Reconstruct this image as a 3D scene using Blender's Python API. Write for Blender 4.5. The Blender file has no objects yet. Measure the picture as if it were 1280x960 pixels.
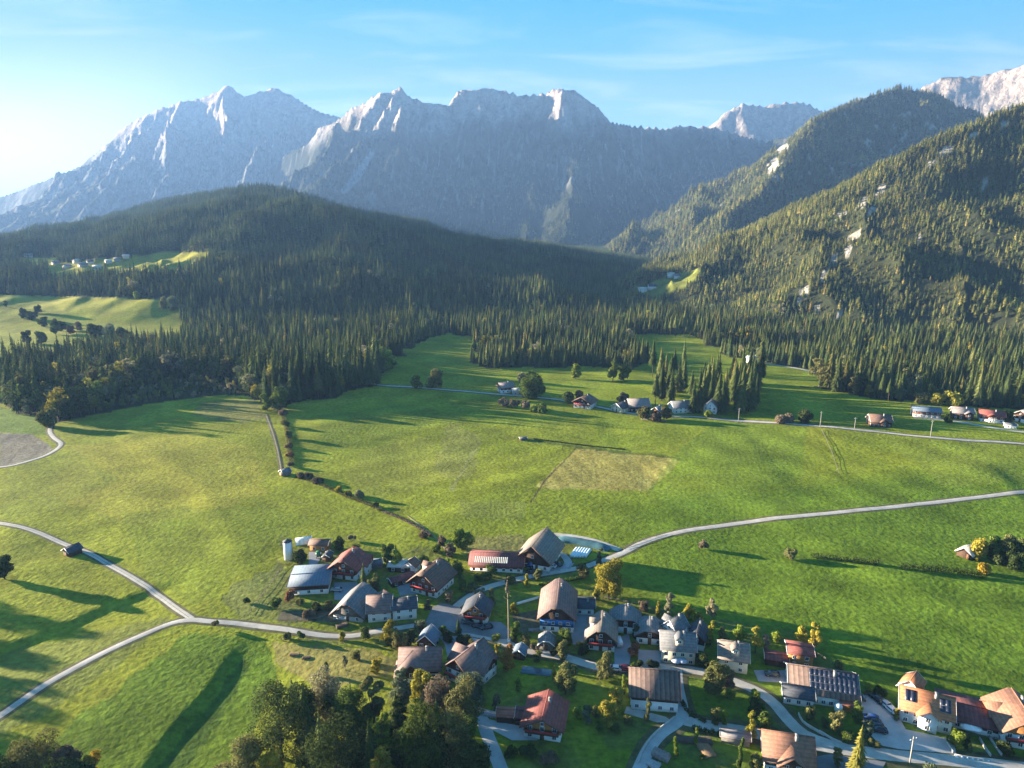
import bpy, bmesh, math, random
import numpy as np
from math import radians, sin, cos, pi
from mathutils import Vector, Matrix
sc = bpy.context.scene
COL = sc.collection
# ------------------------------------------------------------------ camera, sky, sun, exposure
F = 881.0; PITCH = radians(13.4); HC = 135.0
cP, sP = cos(PITCH), sin(PITCH)
cam_d = bpy.data.cameras.new('camera'); cam = bpy.data.objects.new('camera', cam_d); COL.objects.link(cam)
cam.location = (0, 0, HC); cam.rotation_euler = (pi/2 - PITCH, 0, 0)
cam_d.sensor_width = 36.0; cam_d.lens = 36.0*F/1280.0
cam_d.clip_start = 1.0; cam_d.clip_end = 60000.0
sc.camera = cam
SUN_EL = radians(9.2)
sdir = Vector((-0.945, 0.327, 0)).normalized()          # horizontal direction towards the sun
to_sun = Vector((sdir.x*cos(SUN_EL), sdir.y*cos(SUN_EL), sin(SUN_EL)))
sun_d = bpy.data.lights.new('sun', 'SUN'); sun = bpy.data.objects.new('sun', sun_d); COL.objects.link(sun)
sun_d.energy = 5.0; sun_d.angle = radians(0.55); sun_d.color = (1.0, 0.86, 0.66)
sun.rotation_euler = to_sun.to_track_quat('Z', 'Y').to_euler()
sun.location = (-400, 200, 600)
world = bpy.data.worlds.new('World'); sc.world = world; world.use_nodes = True
EXPO = 3.02
sc.view_settings.view_transform = 'Standard'; sc.view_settings.look = 'None'
sc.view_settings.exposure = EXPO; sc.view_settings.gamma = 1.0; sc.view_settings.use_curve_mapping = False
sc.cycles.use_denoising = True
sc.cycles.max_bounces = 5; sc.cycles.diffuse_bounces = 2; sc.cycles.glossy_bounces = 2
sc.cycles.transmission_bounces = 3; sc.cycles.volume_bounces = 0; sc.cycles.transparent_max_bounces = 6
sc.cycles.caustics_reflective = False; sc.cycles.caustics_refractive = False

def nn(nt, t, **kw):
    n = nt.nodes.new(t)
    for k, v in kw.items():
        if k[0] == '_': n.inputs[k[1:].replace('_', ' ')].default_value = v
        else: setattr(n, k, v)
    return n

def build_world():
    nt = world.node_tree; nt.nodes.clear(); L = nt.links.new
    sky = nn(nt, 'ShaderNodeTexSky'); sky.sky_type = 'NISHITA'; sky.sun_disc = False
    sky.sun_elevation = SUN_EL; sky.sun_rotation = math.atan2(to_sun.x, to_sun.y)
    sky.altitude = 1200; sky.air_density = 1.0; sky.dust_density = 0.0; sky.ozone_density = 2.0
    hsv = nn(nt, 'ShaderNodeHueSaturation'); hsv.inputs['Saturation'].default_value = 1.5; hsv.inputs['Hue'].default_value = 0.488
    L(sky.outputs[0], hsv.inputs['Color'])
    tc = nn(nt, 'ShaderNodeTexCoord')
    # thin high cloud: noise on the view direction projected onto a cloud layer far above
    sep = nn(nt, 'ShaderNodeSeparateXYZ'); L(tc.outputs['Generated'], sep.inputs[0])
    zz = nn(nt, 'ShaderNodeMath', operation='ADD'); L(sep.outputs['Z'], zz.inputs[0]); zz.inputs[1].default_value = 0.10
    dx = nn(nt, 'ShaderNodeMath', operation='DIVIDE'); L(sep.outputs['X'], dx.inputs[0]); L(zz.outputs[0], dx.inputs[1])
    dy = nn(nt, 'ShaderNodeMath', operation='DIVIDE'); L(sep.outputs['Y'], dy.inputs[0]); L(zz.outputs[0], dy.inputs[1])
    cmb = nn(nt, 'ShaderNodeCombineXYZ'); L(dx.outputs[0], cmb.inputs[0]); L(dy.outputs[0], cmb.inputs[1])
    mp = nn(nt, 'ShaderNodeMapping'); mp.inputs['Rotation'].default_value = (0, 0, radians(12)); mp.inputs['Scale'].default_value = (0.9, 2.3, 1)
    mp.inputs['Location'].default_value = (1.7, 3.1, 0)
    L(cmb.outputs[0], mp.inputs[0])
    ns = nn(nt, 'ShaderNodeTexNoise'); ns.inputs['Scale'].default_value = 1.1; ns.inputs['Detail'].default_value = 7; ns.inputs['Roughness'].default_value = 0.55
    ns.inputs['Distortion'].default_value = 0.6
    L(mp.outputs[0], ns.inputs['Vector'])
    r1 = nn(nt, 'ShaderNodeMapRange'); r1.inputs['From Min'].default_value = 0.48; r1.inputs['From Max'].default_value = 0.78
    r1.inputs['To Max'].default_value = 0.3
    L(ns.outputs['Fac'], r1.inputs['Value'])
    # bank of bright cloud low in the sky on the sun's side
    nrm = nn(nt, 'ShaderNodeVectorMath', operation='DOT_PRODUCT'); L(tc.outputs['Generated'], nrm.inputs[0])
    nrm.inputs[1].default_value = (-0.80, 0.60, 0.0)
    r2 = nn(nt, 'ShaderNodeMapRange', interpolation_type='SMOOTHSTEP'); r2.inputs['From Min'].default_value = 0.76; r2.inputs['From Max'].default_value = 1.0
    L(nrm.outputs['Value'], r2.inputs['Value'])
    zn = nn(nt, 'ShaderNodeTexNoise'); zn.inputs['Scale'].default_value = 2.3; zn.inputs['Detail'].default_value = 4; L(tc.outputs['Generated'], zn.inputs['Vector'])
    zo = nn(nt, 'ShaderNodeMath', operation='MULTIPLY_ADD'); L(zn.outputs['Fac'], zo.inputs[0]); zo.inputs[1].default_value = -0.16; L(sep.outputs['Z'], zo.inputs[2])
    r3 = nn(nt, 'ShaderNodeMapRange', interpolation_type='SMOOTHSTEP'); r3.inputs['From Min'].default_value = 0.15; r3.inputs['From Max'].default_value = -0.03
    L(zo.outputs[0], r3.inputs['Value'])
    bank = nn(nt, 'ShaderNodeMath', operation='MULTIPLY'); L(r2.outputs[0], bank.inputs[0]); L(r3.outputs[0], bank.inputs[1])
    mx = nn(nt, 'ShaderNodeMath', operation='MAXIMUM'); L(bank.outputs[0], mx.inputs[0]); L(r1.outputs[0], mx.inputs[1])
    mix = nn(nt, 'ShaderNodeMix', data_type='RGBA'); L(mx.outputs[0], mix.inputs['Factor']); lim = nn(nt, 'ShaderNodeVectorMath', operation='MINIMUM'); ml = nn(nt, 'ShaderNodeMapRange'); ml.inputs['From Min'].default_value = .06; ml.inputs['From Max'].default_value = .34; L(sep.outputs['Z'], ml.inputs['Value']); mc = nn(nt, 'ShaderNodeMix', data_type='RGBA'); mc.inputs['A'].default_value = (.74, 1.50, 2.28, 1); mc.inputs['B'].default_value = (.24, .95, 2.05, 1); L(ml.outputs[0], mc.inputs['Factor']); L(mc.outputs['Result'], lim.inputs[1]); L(hsv.outputs[0], lim.inputs[0]); L(lim.outputs[0], mix.inputs['A'])
    mix.inputs['B'].default_value = (3.3, 3.2, 3.1, 1)
    bg = nn(nt, 'ShaderNodeBackground'); bg.inputs['Strength'].default_value = 0.05; L(mix.outputs['Result'], bg.inputs['Color'])
    out = nn(nt, 'ShaderNodeOutputWorld'); L(bg.outputs[0], out.inputs[0])
build_world()
HAZE_DENSITY = 0.62e-4
HAZE_COLOR = (0.26, 0.47, 0.88, 1)

# ------------------------------------------------------------------ projection helpers
def ray(px, py):
    px = np.asarray(px, float); py = np.asarray(py, float)
    return px-640.0, F*cP + (480-py)*sP, -F*sP + (480-py)*cP
def project(x, y, z):
    f = y*cP - (z-HC)*sP; u = y*sP + (z-HC)*cP
    f = np.where(f < 1, 1, f)
    return 640 + F*x/f, 480 - F*u/f, f
def atY(px, py, Y):
    dx, dy, dz = ray(px, py); t = Y/dy
    return float(dx*t), float(Y), float(HC + dz*t)

# ------------------------------------------------------------------ noise
def _hash(ix, iy, seed):
    h = (ix.astype(np.int64)*374761393 + iy.astype(np.int64)*668265263 + seed*982451653) & 0xffffffff
    h = ((h ^ (h >> 13))*1274126177) & 0xffffffff
    return (h ^ (h >> 16)) & 0xffffffff
_ga = np.arange(256)*2*np.pi/256
_gx, _gy = np.cos(_ga), np.sin(_ga)
def pn(x, y, seed=0):
    x0 = np.floor(x); y0 = np.floor(y); fx = x-x0; fy = y-y0
    u = fx*fx*fx*(fx*(fx*6-15)+10); v = fy*fy*fy*(fy*(fy*6-15)+10)
    def g(i, j):
        h = _hash(x0+i, y0+j, seed) & 255
        return _gx[h]*(fx-i) + _gy[h]*(fy-j)
    a = g(0,0); b = g(1,0); c = g(0,1); d = g(1,1)
    return (a + u*(b-a) + v*((c + u*(d-c)) - (a + u*(b-a))))*1.5
def fbm(x, y, octv=4, seed=0, gain=0.5):
    s = 0; a = 1.0; n = 0
    for i in range(octv):
        s = s + a*pn(x, y, seed+i*17); n += a; a *= gain; x = x*2.03+11.3; y = y*2.03-7.1
    return s/n
def ridged(x, y, octv=4, seed=0, gain=0.5):
    s = 0; a = 1.0; n = 0; w = 1.0
    for i in range(octv):
        r = 1-np.abs(pn(x, y, seed+i*17))*1.6; r = np.clip(r, 0, 1)**2
        s = s + a*r*w; w = np.clip(r*1.6, 0, 1); n += a; a *= gain; x = x*2.07+5.3; y = y*2.07+9.1
    return s/n
def sstep(a, b, x):
    t = np.clip((x-a)/(b-a), 0, 1); return t*t*(3-2*t)
def inpoly(px, py, poly):
    m = np.zeros(px.shape, bool); n = len(poly); j = n-1
    for i in range(n):
        xi, yi = poly[i]; xj, yj = poly[j]
        c = ((yi > py) != (yj > py)) & (px < (xj-xi)*(py-yi)/((yj-yi) if yj != yi else 1e-9) + xi)
        m ^= c; j = i
    return m
# ------------------------------------------------------------------ terrain: one sheet, valley floor and mountains
def P3(lst): return [atY(*p) for p in lst]
# crest lines (image x, image y, metres away); th = height of the trees that stand on the crest
CREST = {
 'hill': P3([(-520,330,3200),(-250,312,3150),(0,299,3050),(60,291,2900),(130,273,2600),(200,253,2350),(260,243,2150),(330,233,1950),(375,243,1850),(430,260,1780),(470,270,1750),(510,291,1680),(560,312,1600),(620,331,1480),(680,345,1400),(720,357,1330),(752,372,1270),(778,393,1200)]),
 'right': P3([(1900,-60,1700),(1500,40,1450),(1290,127,1300),(1200,159,1260),(1130,194,1240),(1060,244,1230),(1000,284,1260),(940,323,1360),(900,343,1480),(868,362,1600),(842,378,1680)]),
 'spur': P3([(852,347,1750),(882,306,1900),(930,250,2100),(968,214,2280),(998,170,2500),(1020,148,2600),(1060,132,2750),(1090,116,2850),(1120,110,2900),(1150,113,2950),(1180,124,3000),(1230,160,3050),(1320,180,3200),(1500,150,3300)]),
 'topright': P3([(1130,120,4300),(1158,104,4300),(1175,98,4300),(1200,95,4250),(1240,91,4200),(1265,82,4150),(1295,72,4100),(1420,60,4000),(1600,80,4000)]),
 'wall': P3([(330,215,5600),(380,178,5300),(415,151,5000),(435,139,4950),(460,124,4900),(478,111,4850),(500,109,4850),(520,121,4850),(545,124,4850),(560,129,4850),(568,113,4900),(590,106,4900),(625,108,4900),(655,116,4850),(680,113,4800),(700,105,4750),(722,111,4750),(742,129,4750),(756,151,4750),(800,158,4900),(850,157,5000),(890,157,5000),(920,165,5000),(960,175,4800),(1000,165,4500)]),
 'backrock': P3([(860,165,5600),(885,158,5600),(905,141,5600),(930,128,5600),(960,130,5600),(985,127,5600),(1003,126,5600),(1018,134,5600),(1060,150,5700),(1100,170,5700)]),
 'massif': P3([(-700,260,9500),(-300,285,8200),(-100,268,7600),(0,246,7000),(55,225,6800),(100,206,6700),(130,182,6600),(150,162,6500),(190,137,6500),(215,129,6500),(240,123,6500),(262,116,6500),(283,105,6500),(305,119,6500),(320,116,6400),(343,108,6400),(370,122,6400),(400,138,6300),(425,146,6200),(460,160,6000)]),
}
SPURS = {  # ribs running down from the crests
 'wall': [
  [(500,112,4850),(455,160,4500),(415,200,4150),(380,232,3800),(350,262,3500)],
  [(548,126,4850),(515,170,4500),(480,215,4100),(450,255,3700),(425,290,3300)],
  [(478,112,4850),(430,160,4700),(385,195,4500),(345,222,4300)],
  [(600,110,4900),(602,160,4550),(598,210,4150),(590,260,3700),(585,305,3200)],
  [(640,114,4870),(652,165,4500),(668,220,4050),(662,270,3600),(650,315,3100)],
  [(705,106,4750),(706,150,4500),(715,195,4150),(712,240,3700),(705,290,3100)],
  [(742,130,4750),(772,180,4500),(800,225,4200),(815,270,3800),(820,310,3200)],
  [(880,160,5000),(880,200,4600),(868,245,4100),(858,290,3400)],
 ],
 'massif': [
  [(283,105,6500),(265,140,6250),(240,170,6000),(205,200,5750)],
  [(343,108,6400),(330,145,6150),(305,178,5900),(265,210,5650)],
  [(378,128,6400),(385,160,6150),(375,190,5900),(350,215,5700)],
  [(215,130,6500),(190,160,6300),(155,192,6050),(120,215,5800)],
  [(150,164,6500),(125,200,6300),(95,238,6000)],
 ],
 'spur': [
  [(1060,132,2750),(1050,170,2600),(1030,215,2400),(1000,255,2200)],
  [(1120,112,2900),(1110,150,2700),(1085,200,2500),(1050,250,2200)],
 ],
 'right': [
  [(1200,160,1260),(1150,235,1130),(1110,310,1010),(1075,390,850)],
  [(1290,130,1300),(1250,220,1130),(1215,320,950),(1190,410,760)],
  [(1130,195,1240),(1075,270,1130),(1030,340,1040),(1000,400,960)],
  [(1400,120,1250),(1380,250,1000),(1350,350,820),(1320,440,660)],
 ],
 'hill': [
  [(330,236,1950),(345,290,1600),(400,345,1250),(430,380,1050)],
  [(510,300,1680),(540,335,1400),(640,352,1230),(700,372,1130)],
  [(260,246,2150),(240,290,1750),(265,330,1450),(290,360,1250)],
  [(320,244,1620),(375,256,1430),(430,273,1340),(490,301,1260),(545,331,1180)],  # shoulder bulged out so the hill's shade reaches the right mountain foot
  [(430,262,1780),(440,282,1480),(480,302,1330),(540,326,1200),(610,346,1110),(680,362,1040),(720,384,980)],  # raised flank ridge, added to throw shade into the valley gap
 ],
}
PROF = {  # (slope near crest, distance, slope further down, slope tail)
 'hill': ((0.42,120),(0.20,500),(0.13,9e9)),
 'right': ((0.60,150),(0.46,9e9)),
 'spur': ((0.80,250),(0.55,9e9)),
 'topright': ((1.3,200),(0.7,9e9)),
 'wall': ((1.9,180),(0.85,450),(0.50,9e9)),
 'backrock': ((1.4,200),(0.7,9e9)),
 'massif': ((1.1,350),(0.62,1000),(0.34,9e9)),
}
SPROF = {'wall': ((0.85,500),(0.6,9e9)), 'massif': ((0.85,500),(0.45,9e9)), 'spur': ((0.75,9e9),), 'right': ((0.55,9e9),), 'hill': ((0.34,200),(0.24,9e9))}
def prof(d, pr):
    o = 0; a = 0
    for s, w in pr:
        b = min(a+w, 9e9); o = o + s*np.clip(d-a, 0, w); a = b
    return o
def poly_field(X, Y, pts, pr):
    best = np.full(X.shape, -1e9)
    for (x0, y0, z0), (x1, y1, z1) in zip(pts[:-1], pts[1:]):
        dx, dy = x1-x0, y1-y0; L2 = dx*dx+dy*dy
        t = np.clip(((X-x0)*dx+(Y-y0)*dy)/L2, 0, 1)
        d = np.hypot(X-(x0+t*dx), Y-(y0+t*dy))
        best = np.maximum(best, z0+t*(z1-z0)-prof(d, pr))
    return best
def floor_h(X, Y):
    r = np.hypot(X, Y)
    a = sstep(3000, 1200, r)
    z = 2.6*fbm(X/260, Y/260, 2, 5)*1.0 + 0.9*pn(X/85, Y/70, 9)
    z = z + 0.28*pn(X/26, Y/22, 31)*a
    # old terrace steps across the meadows
    u = (X*0.80+Y*0.60)+18*pn(X/150, Y/150, 3)
    for c, am, w in ((262, 1.5, 9), (402, 1.9, 11), (500, 1.3, 10), (-20, 1.8, 7), (70, 1.6, 8)):
        z = z + am*sstep(c-w, c+w, u)*0.5*a
    # banks across the pastures: a short steep side away from the evening sun, then the ground climbs back gently
    for (xa, ya, xb, yb, hgt, wd_, rec) in ((-84, 196, -91, 118, 1.15, 7, 34), (-130, 236, -178, 182, 1.2, 6, 30), (258, 352, 232, 230, .9, 12, 60), (60, 470, 66, 330, .45, 14, 60), (150, 450, 140, 320, .45, 14, 60)):
        dx, dy = xb-xa, yb-ya; Ln = math.hypot(dx, dy); ux, uy = dx/Ln, dy/Ln; nx_, ny_ = -uy, ux
        if nx_ < 0: nx_, ny_ = -nx_, -ny_
        s_ = (X-xa)*ux+(Y-ya)*uy; d_ = (X-xa)*nx_+(Y-ya)*ny_+4*pn(X/24, Y/24, 60)
        z = z - hgt*sstep(-wd_/2, wd_/2, d_)*sstep(rec, wd_, d_)*sstep(-14, 12, s_)*sstep(Ln+14, Ln-12, s_)
    z = z - 52*sstep(900, 1500, Y)*sstep(-250, 0, X)*sstep(2600, 2100, Y) - 60*sstep(1450, 1950, Y)*sstep(-250, 0, X)*sstep(2700, 2200, Y)
    return z
def crest_noise(X, Y, lay):
    if lay == 'hill':   return 34*fbm(X/210, Y/260, 4, 40)+16*(ridged(X/120, Y/200, 3, 41)-.4), 1
    if lay == 'right':  return 46*(ridged(X/170, Y/300, 4, 50)-0.45)+10*fbm(X/60, Y/60, 3, 51), 1
    if lay == 'spur':   return 120*(ridged(X/300, Y/480, 5, 60)-0.45), 1
    if lay == 'topright': return 90*(ridged(X/300, Y/300, 6, 70, .6)-0.4), 1
    if lay == 'wall':   return 300*(ridged(X/420, Y/1300, 7, 80, .58)-0.40)+80*fbm(X/120, Y/150, 5, 81, .66)+26*(ridged(X/48, Y/120, 3, 82)-.4), 1
    if lay == 'backrock': return 90*(ridged(X/260, Y/300, 6, 90, .6)-0.4), 1
    return 420*(ridged(X/480, Y/1300, 7, 100, .58)-0.40)+95*fbm(X/140, Y/170, 5, 101, .66)+30*(ridged(X/60, Y/140, 3, 102)-.4), 1
LAYERS = ['floor','hill','right','spur','topright','wall','backrock','massif']
BND = {}
def height(X, Y):
    X = np.asarray(X, float); Y = np.asarray(Y, float)
    z = floor_h(X, Y); lid = np.zeros(X.shape, int)
    for k, lay in enumerate(LAYERS[1:], 1):
        xs = [p[0] for p in CREST[lay]]; ys = [p[1] for p in CREST[lay]]; zm = max(p[2] for p in CREST[lay])
        rng = {'hill': 1400, 'right': 1100, 'spur': 1800, 'topright': 2200, 'wall': 3200, 'backrock': 2400, 'massif': 5000}[lay]
        m = (X > min(xs)-rng) & (X < max(xs)+rng) & (Y > min(ys)-rng) & (Y < max(ys)+rng)
        if not m.any(): continue
        x = X[m]; y = Y[m]
        wx = x + (30*fbm(x/200, y/200, 2, 7+k) if k > 2 else 14*fbm(x/140, y/140, 2, 7+k)); wy = y + 25*fbm(x/210, y/210, 2, 77+k)
        if lay == 'hill': wx = x; wy = y
        h = poly_field(wx, wy, CREST[lay], PROF[lay])
        ch = poly_field(x, y, CREST[lay], ((1.0, 9e9),))            # nearness to the crest
        for s in SPURS.get(lay, []): h = np.maximum(h, poly_field(wx, wy, P3(s), SPROF[lay]))
        n, _ = crest_noise(x, y, lay)
        dcr = np.clip((h.max() if h.size else 0) - h, 0, 1e9)
        # gullies deepen away from the crest line; only small crags on the crest itself
        pd = np.full(x.shape, 1e9)
        for (x0, y0, z0), (x1, y1, z1) in zip(CREST[lay][:-1], CREST[lay][1:]):
            dx, dy = x1-x0, y1-y0; L2 = dx*dx+dy*dy
            t = np.clip(((x-x0)*dx+(y-y0)*dy)/L2, 0, 1); pd = np.minimum(pd, np.hypot(x-(x0+t*dx), y-(y0+t*dy)))
        D = {'hill': 150, 'right': 160, 'spur': 260, 'topright': 260, 'wall': 330, 'backrock': 260, 'massif': 500}[lay]
        C = {'hill': .0, 'right': .1, 'spur': .12, 'topright': .25, 'wall': .13, 'backrock': .25, 'massif': .05}[lay]
        g = C + (1-C)*sstep(0, D, pd)
        h = h + n*g*(np.clip(h/60, 0.0, 1) if lay == 'hill' else np.clip((h+40)/90, 0.0, 1)*(np.clip(h/800, .3, 1) if lay in ('wall', 'massif') else 1))
        zz = z[m]; kk = 7.0
        dlt = np.clip(0.5+0.5*(h-zz)/kk, 0, 1)
        zn = zz*(1-dlt)+h*dlt + kk*dlt*(1-dlt)*0.5
        l = lid[m]; l[h > zz+1.0] = k; lid[m] = l; z[m] = zn
    return z, lid
# polar grid: fine in front of the camera, coarse behind
r1 = 60*np.exp(np.arange(0, math.log(1600/60), 0.0075)); r2 = 1600*np.exp(np.arange(0, math.log(13000/1600), 0.0042))
RR = np.concatenate([r1, r2]); RR = RR[np.concatenate([[True], np.diff(RR) > 0.1])]
RR = np.concatenate([[0.5, 20.0, 40.0], RR, [14500.0, 17000.0, 22000.0, 30000.0]])
fa = np.linspace(-42, 42, 1100)
AA = np.radians(np.concatenate([np.linspace(-180, -80, 26)[:-1], np.linspace(-80, -42, 96)[:-1], fa, np.linspace(42, 80, 40)[1:], np.linspace(80, 180, 26)[1:-1]]))
NA, NR = len(AA), len(RR)
GA, GR = np.meshgrid(AA, RR)
GX = GR*np.sin(GA); GY = GR*np.cos(GA)
GZ, GL = height(GX.ravel(), GY.ravel())
GZ = GZ.reshape(GX.shape); GL = GL.reshape(GX.shape)
def grid_idx(X, Y):
    r = np.hypot(X, Y); a = np.arctan2(X, Y)
    i = np.clip(np.searchsorted(RR, r)-1, 0, NR-2); j = np.clip(np.searchsorted(AA, a)-1, 0, NA-2)
    u = np.clip((r-RR[i])/(RR[i+1]-RR[i]), 0, 1); v = np.clip((a-AA[j])/(AA[j+1]-AA[j]), 0, 1)
    return i, j, u, v
def gz(X, Y):
    X = np.asarray(X, float); Y = np.asarray(Y, float)
    i, j, u, v = grid_idx(X, Y)
    return (GZ[i,j]*(1-u)+GZ[i+1,j]*u)*(1-v) + (GZ[i,j+1]*(1-u)+GZ[i+1,j+1]*u)*v
def at(px, py):
    """the point of the ground seen at an image point: first hit of the ray with the terrain"""
    dx, dy, dz = ray(px, py)
    hl = math.hypot(dx, dy); best = None
    ts = np.exp(np.linspace(math.log(80/hl), math.log(7000/hl), 900))
    d = HC+dz*ts - gz(dx*ts, dy*ts)
    k = np.argmax(d < 0)
    if not (d < 0).any(): k = len(ts)-1
    a, b = ts[max(k-1,0)], ts[k]
    for _ in range(25):
        m = 0.5*(a+b)
        if HC+dz*m - float(gz(dx*m, dy*m)) < 0: b = m
        else: a = m
    return Vector((dx*b, dy*b, HC+dz*b))
# ---- ground cover, per vertex
PXv, PYv, FWv = project(GX, GY, GZ)
slope = np.zeros_like(GZ)
_gr = np.gradient(GZ, axis=0)/np.maximum(np.gradient(GR, axis=0), 1e-3)
_gaa = np.gradient(GZ, axis=1)/np.maximum(GR*np.gradient(GA, axis=1), 1e-3)
slope = np.hypot(_gr, _gaa)
POLY_FOREST = [
 [(-900,478),(-60,494),(0,502),(30,517),(62,530),(110,520),(180,506),(240,497),(285,494),(325,497),(338,512),(352,512),(400,500),(440,489),(475,478),(492,462),(500,440),(545,419),(588,420),(600,432),(586,452),(610,460),(660,459),(700,462),(745,460),(780,463),(806,458),(812,448),(800,440),(792,418),(860,417),(880,428),(900,440),(950,452),(948,470),(985,478),(1035,488),(1100,500),(1180,506),(1240,510),(1500,530),(1900,560),(1900,200),(900,200),(780,372),(560,300),(330,230),(-900,300)],
]
CLEAR = [
 [(-900,362),(0,368),(60,370),(140,372),(205,374),(224,384),(224,398),(236,406),(225,424),(180,428),(140,432),(100,440),(60,446),(0,456),(-900,456)],
 [(20,322),(75,322),(70,331),(30,333)],
 [(60,330),(150,322),(200,316),(262,315),(262,326),(235,336),(200,344),(140,346),(60,345)],
 [(245,316),(285,312),(280,316),(250,319)],
 [(800,421),(860,417),(883,427),(872,437),(805,438)],
 [(950,452),(1000,460),(1042,468),(1038,484),(985,482),(955,474)],
 [(1010,515),(1080,502),(1140,505),(1400,530),(1400,560),(1010,535)],
]
HAML = [(800,366),(815,352),(838,345),(870,335),(880,340),(850,362),(820,372)]
front = (GY > 300)
forest = np.zeros(GZ.shape, bool)
jx = 260*fbm(GX/30, GY/30, 3, 200)*6/np.maximum(GR, 200)*12; jy = jx*0.25*np.sin(GX/37)
for p in POLY_FOREST: forest |= inpoly(PXv+jx, PYv+jy, p) & (GL <= 2) & front
forest |= (GL == 2) & (PYv < 505) | (GL == 1)
forest |= (GL == 0) & (GY > 1250) & (PYv < 345) & (PXv > 300)

for c in CLEAR: forest &= ~(inpoly(PXv, PYv, c) & (GR < 3000) & (GL <= 2))
haml = inpoly(PXv, PYv, HAML) & (GR < 2500)
forest &= ~haml
forest |= (GL == 0) & (GR > 1400) & (GX < 0) & ~inpoly(PXv, PYv, CLEAR[1]) & ~inpoly(PXv, PYv, CLEAR[2])
# second spur, wall and massif: trees thin out with height and steepness
hn = fbm(GX/240, GY/240, 4, 210)
dens = np.zeros(GZ.shape)
dens[forest] = 1
rocky2 = (ridged(GX/120, GY/170, 3, 220) > 0.74) & (GL == 3) & (GZ > 120)
dens[(GL == 3)] = 1; dens[rocky2] = 0.1
dens[(GL == 3) & (GZ > 540)] = 0.8
wl = (GL == 5); dens[wl] = (sstep(640, 380, GZ+150*hn)*sstep(1.6, 0.9, slope)*sstep(-0.25, 0.25, hn+0.15))[wl]
ml = (GL == 7); dens[ml] = (sstep(620, 300, GZ+150*hn)*0.8)[ml]
dens[(GL == 4) | (GL == 6)] = 0
def rock_patch(x, y, rx, ry, rot=0.0):
    c, s = cos(rot), sin(rot); u = (PXv-x)*c+(PYv-y)*s; v = -(PXv-x)*s+(PYv-y)*c
    return ((u/rx)**2+(v/ry)**2+0.9*pn(GX/9, GY/9, 230)) < 1
rp = np.zeros(GZ.shape, bool)
for a in ((1068,296,11,4,-.7),(1100,238,9,4,-.6),(1078,254,9,3.5,-.6),(1003,368,12,4,-.9),(1040,328,9,3,-.9),(1182,190,12,4,-.5),(1030,345,8,3,-.9),(1052,268,9,3,-.4),(1256,155,9,3,-.5),(1165,205,5,3,0),(996,408,5,4,0),(1120,222,6,3,-.6),(1090,262,7,3,-.7),(1060,312,6,4,-.8),(1022,385,6,3,-.9),(1215,170,8,3,-.4),(1150,300,5,4,-1),(1135,180,5,3,-.5),(1230,230,6,3,-1.2),(1050,392,5,3,-1)):
    rp |= rock_patch(*a) & (GL == 2)
for a in ((978,185,10,7,-.6),(968,205,5,10,.3),(1078,122,9,3,-.3),(962,215,4,8,.4),(1130,145,7,4,0)): rp |= rock_patch(*a) & (GL == 3)
dens[rp] = 0
dens0 = dens.copy()
dens = dens*(1-.85*sstep(.24, .38, fbm(GX/42, GY/32, 3, 290))*(GL <= 3)*(GR > 640))
# ---- base colours
C = np.zeros(GZ.shape+(3,))
g_far = fbm(GX/120, GY/90, 3, 240)[..., None]; g_near = fbm(GX/22, GY/18, 3, 241)[..., None]
meadow = np.array([0.160,0.192,0.017])*(1+0.25*g_far+0.30*g_near)
yellow = np.array([0.245,0.225,0.028])*(1+0.15*g_far+0.15*g_near)
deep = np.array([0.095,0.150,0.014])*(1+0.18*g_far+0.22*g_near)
wyel = sstep(900, 150, PXv)*0.35 + sstep(-0.1, .5, fbm(GX/150, GY/110, 3, 245))*0.30 + sstep(700, 1100, GY)*0.55
wyel = np.clip(wyel, 0, 1)[..., None]
C[:] = meadow*(1-wyel)+yellow*wyel
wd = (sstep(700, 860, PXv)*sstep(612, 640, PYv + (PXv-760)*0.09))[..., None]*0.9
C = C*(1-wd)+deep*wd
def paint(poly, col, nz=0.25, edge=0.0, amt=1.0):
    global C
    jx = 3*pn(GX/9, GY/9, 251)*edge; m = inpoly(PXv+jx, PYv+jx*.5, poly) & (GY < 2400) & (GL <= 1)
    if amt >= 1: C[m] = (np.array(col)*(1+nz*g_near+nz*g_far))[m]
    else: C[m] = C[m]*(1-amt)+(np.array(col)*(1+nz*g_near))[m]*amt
paint([(722,559),(852,573),(840,588),(808,614),(740,612),(668,610)], (0.33,0.27,0.075), .2, .5, .8)
paint([(560,528),(602,545),(594,590),(566,600),(540,585)], (0.17,0.165,0.05), .2, 2, .5)
paint([(570,625),(660,628),(650,650),(580,648)], (0.16,0.17,0.05), .2, 2, .35)
paint([(250,505),(322,497),(332,522),(300,528),(240,520)], (0.17,0.155,0.05), .25, 2, .8)
paint([(0,541),(40,543),(62,556),(68,565),(40,577),(0,585)], (0.20,0.175,0.13), .15, .3)
paint([(0,508),(60,527),(66,545),(0,540)], (0.12,0.17,0.03), .15, .3)
paint([(340,803),(470,812),(500,830),(470,850),(400,860),(345,830)], (0.200,0.165,0.055), .35, 2, .8)
paint([(590,672),(655,668),(660,690),(600,695),(575,692)], (0.17,0.15,0.05), .3, 2, .8)
paint([(270,745),(350,700),(370,740),(380,780),(300,775)], (0.13,0.14,0.045), .35, 3, .7)
paint([(0,815),(215,770),(150,830),(60,890),(0,920)], (0.13,0.145,0.04), .25, 1, .6)
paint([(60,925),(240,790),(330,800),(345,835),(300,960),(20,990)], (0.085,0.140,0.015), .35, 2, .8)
paint([(200,960),(270,870),(300,820),(312,835),(285,880),(235,960)], (0.050,0.085,0.016), .3, 2, .7)  # dark stripe: shade of the ditch bank painted into the grass
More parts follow.
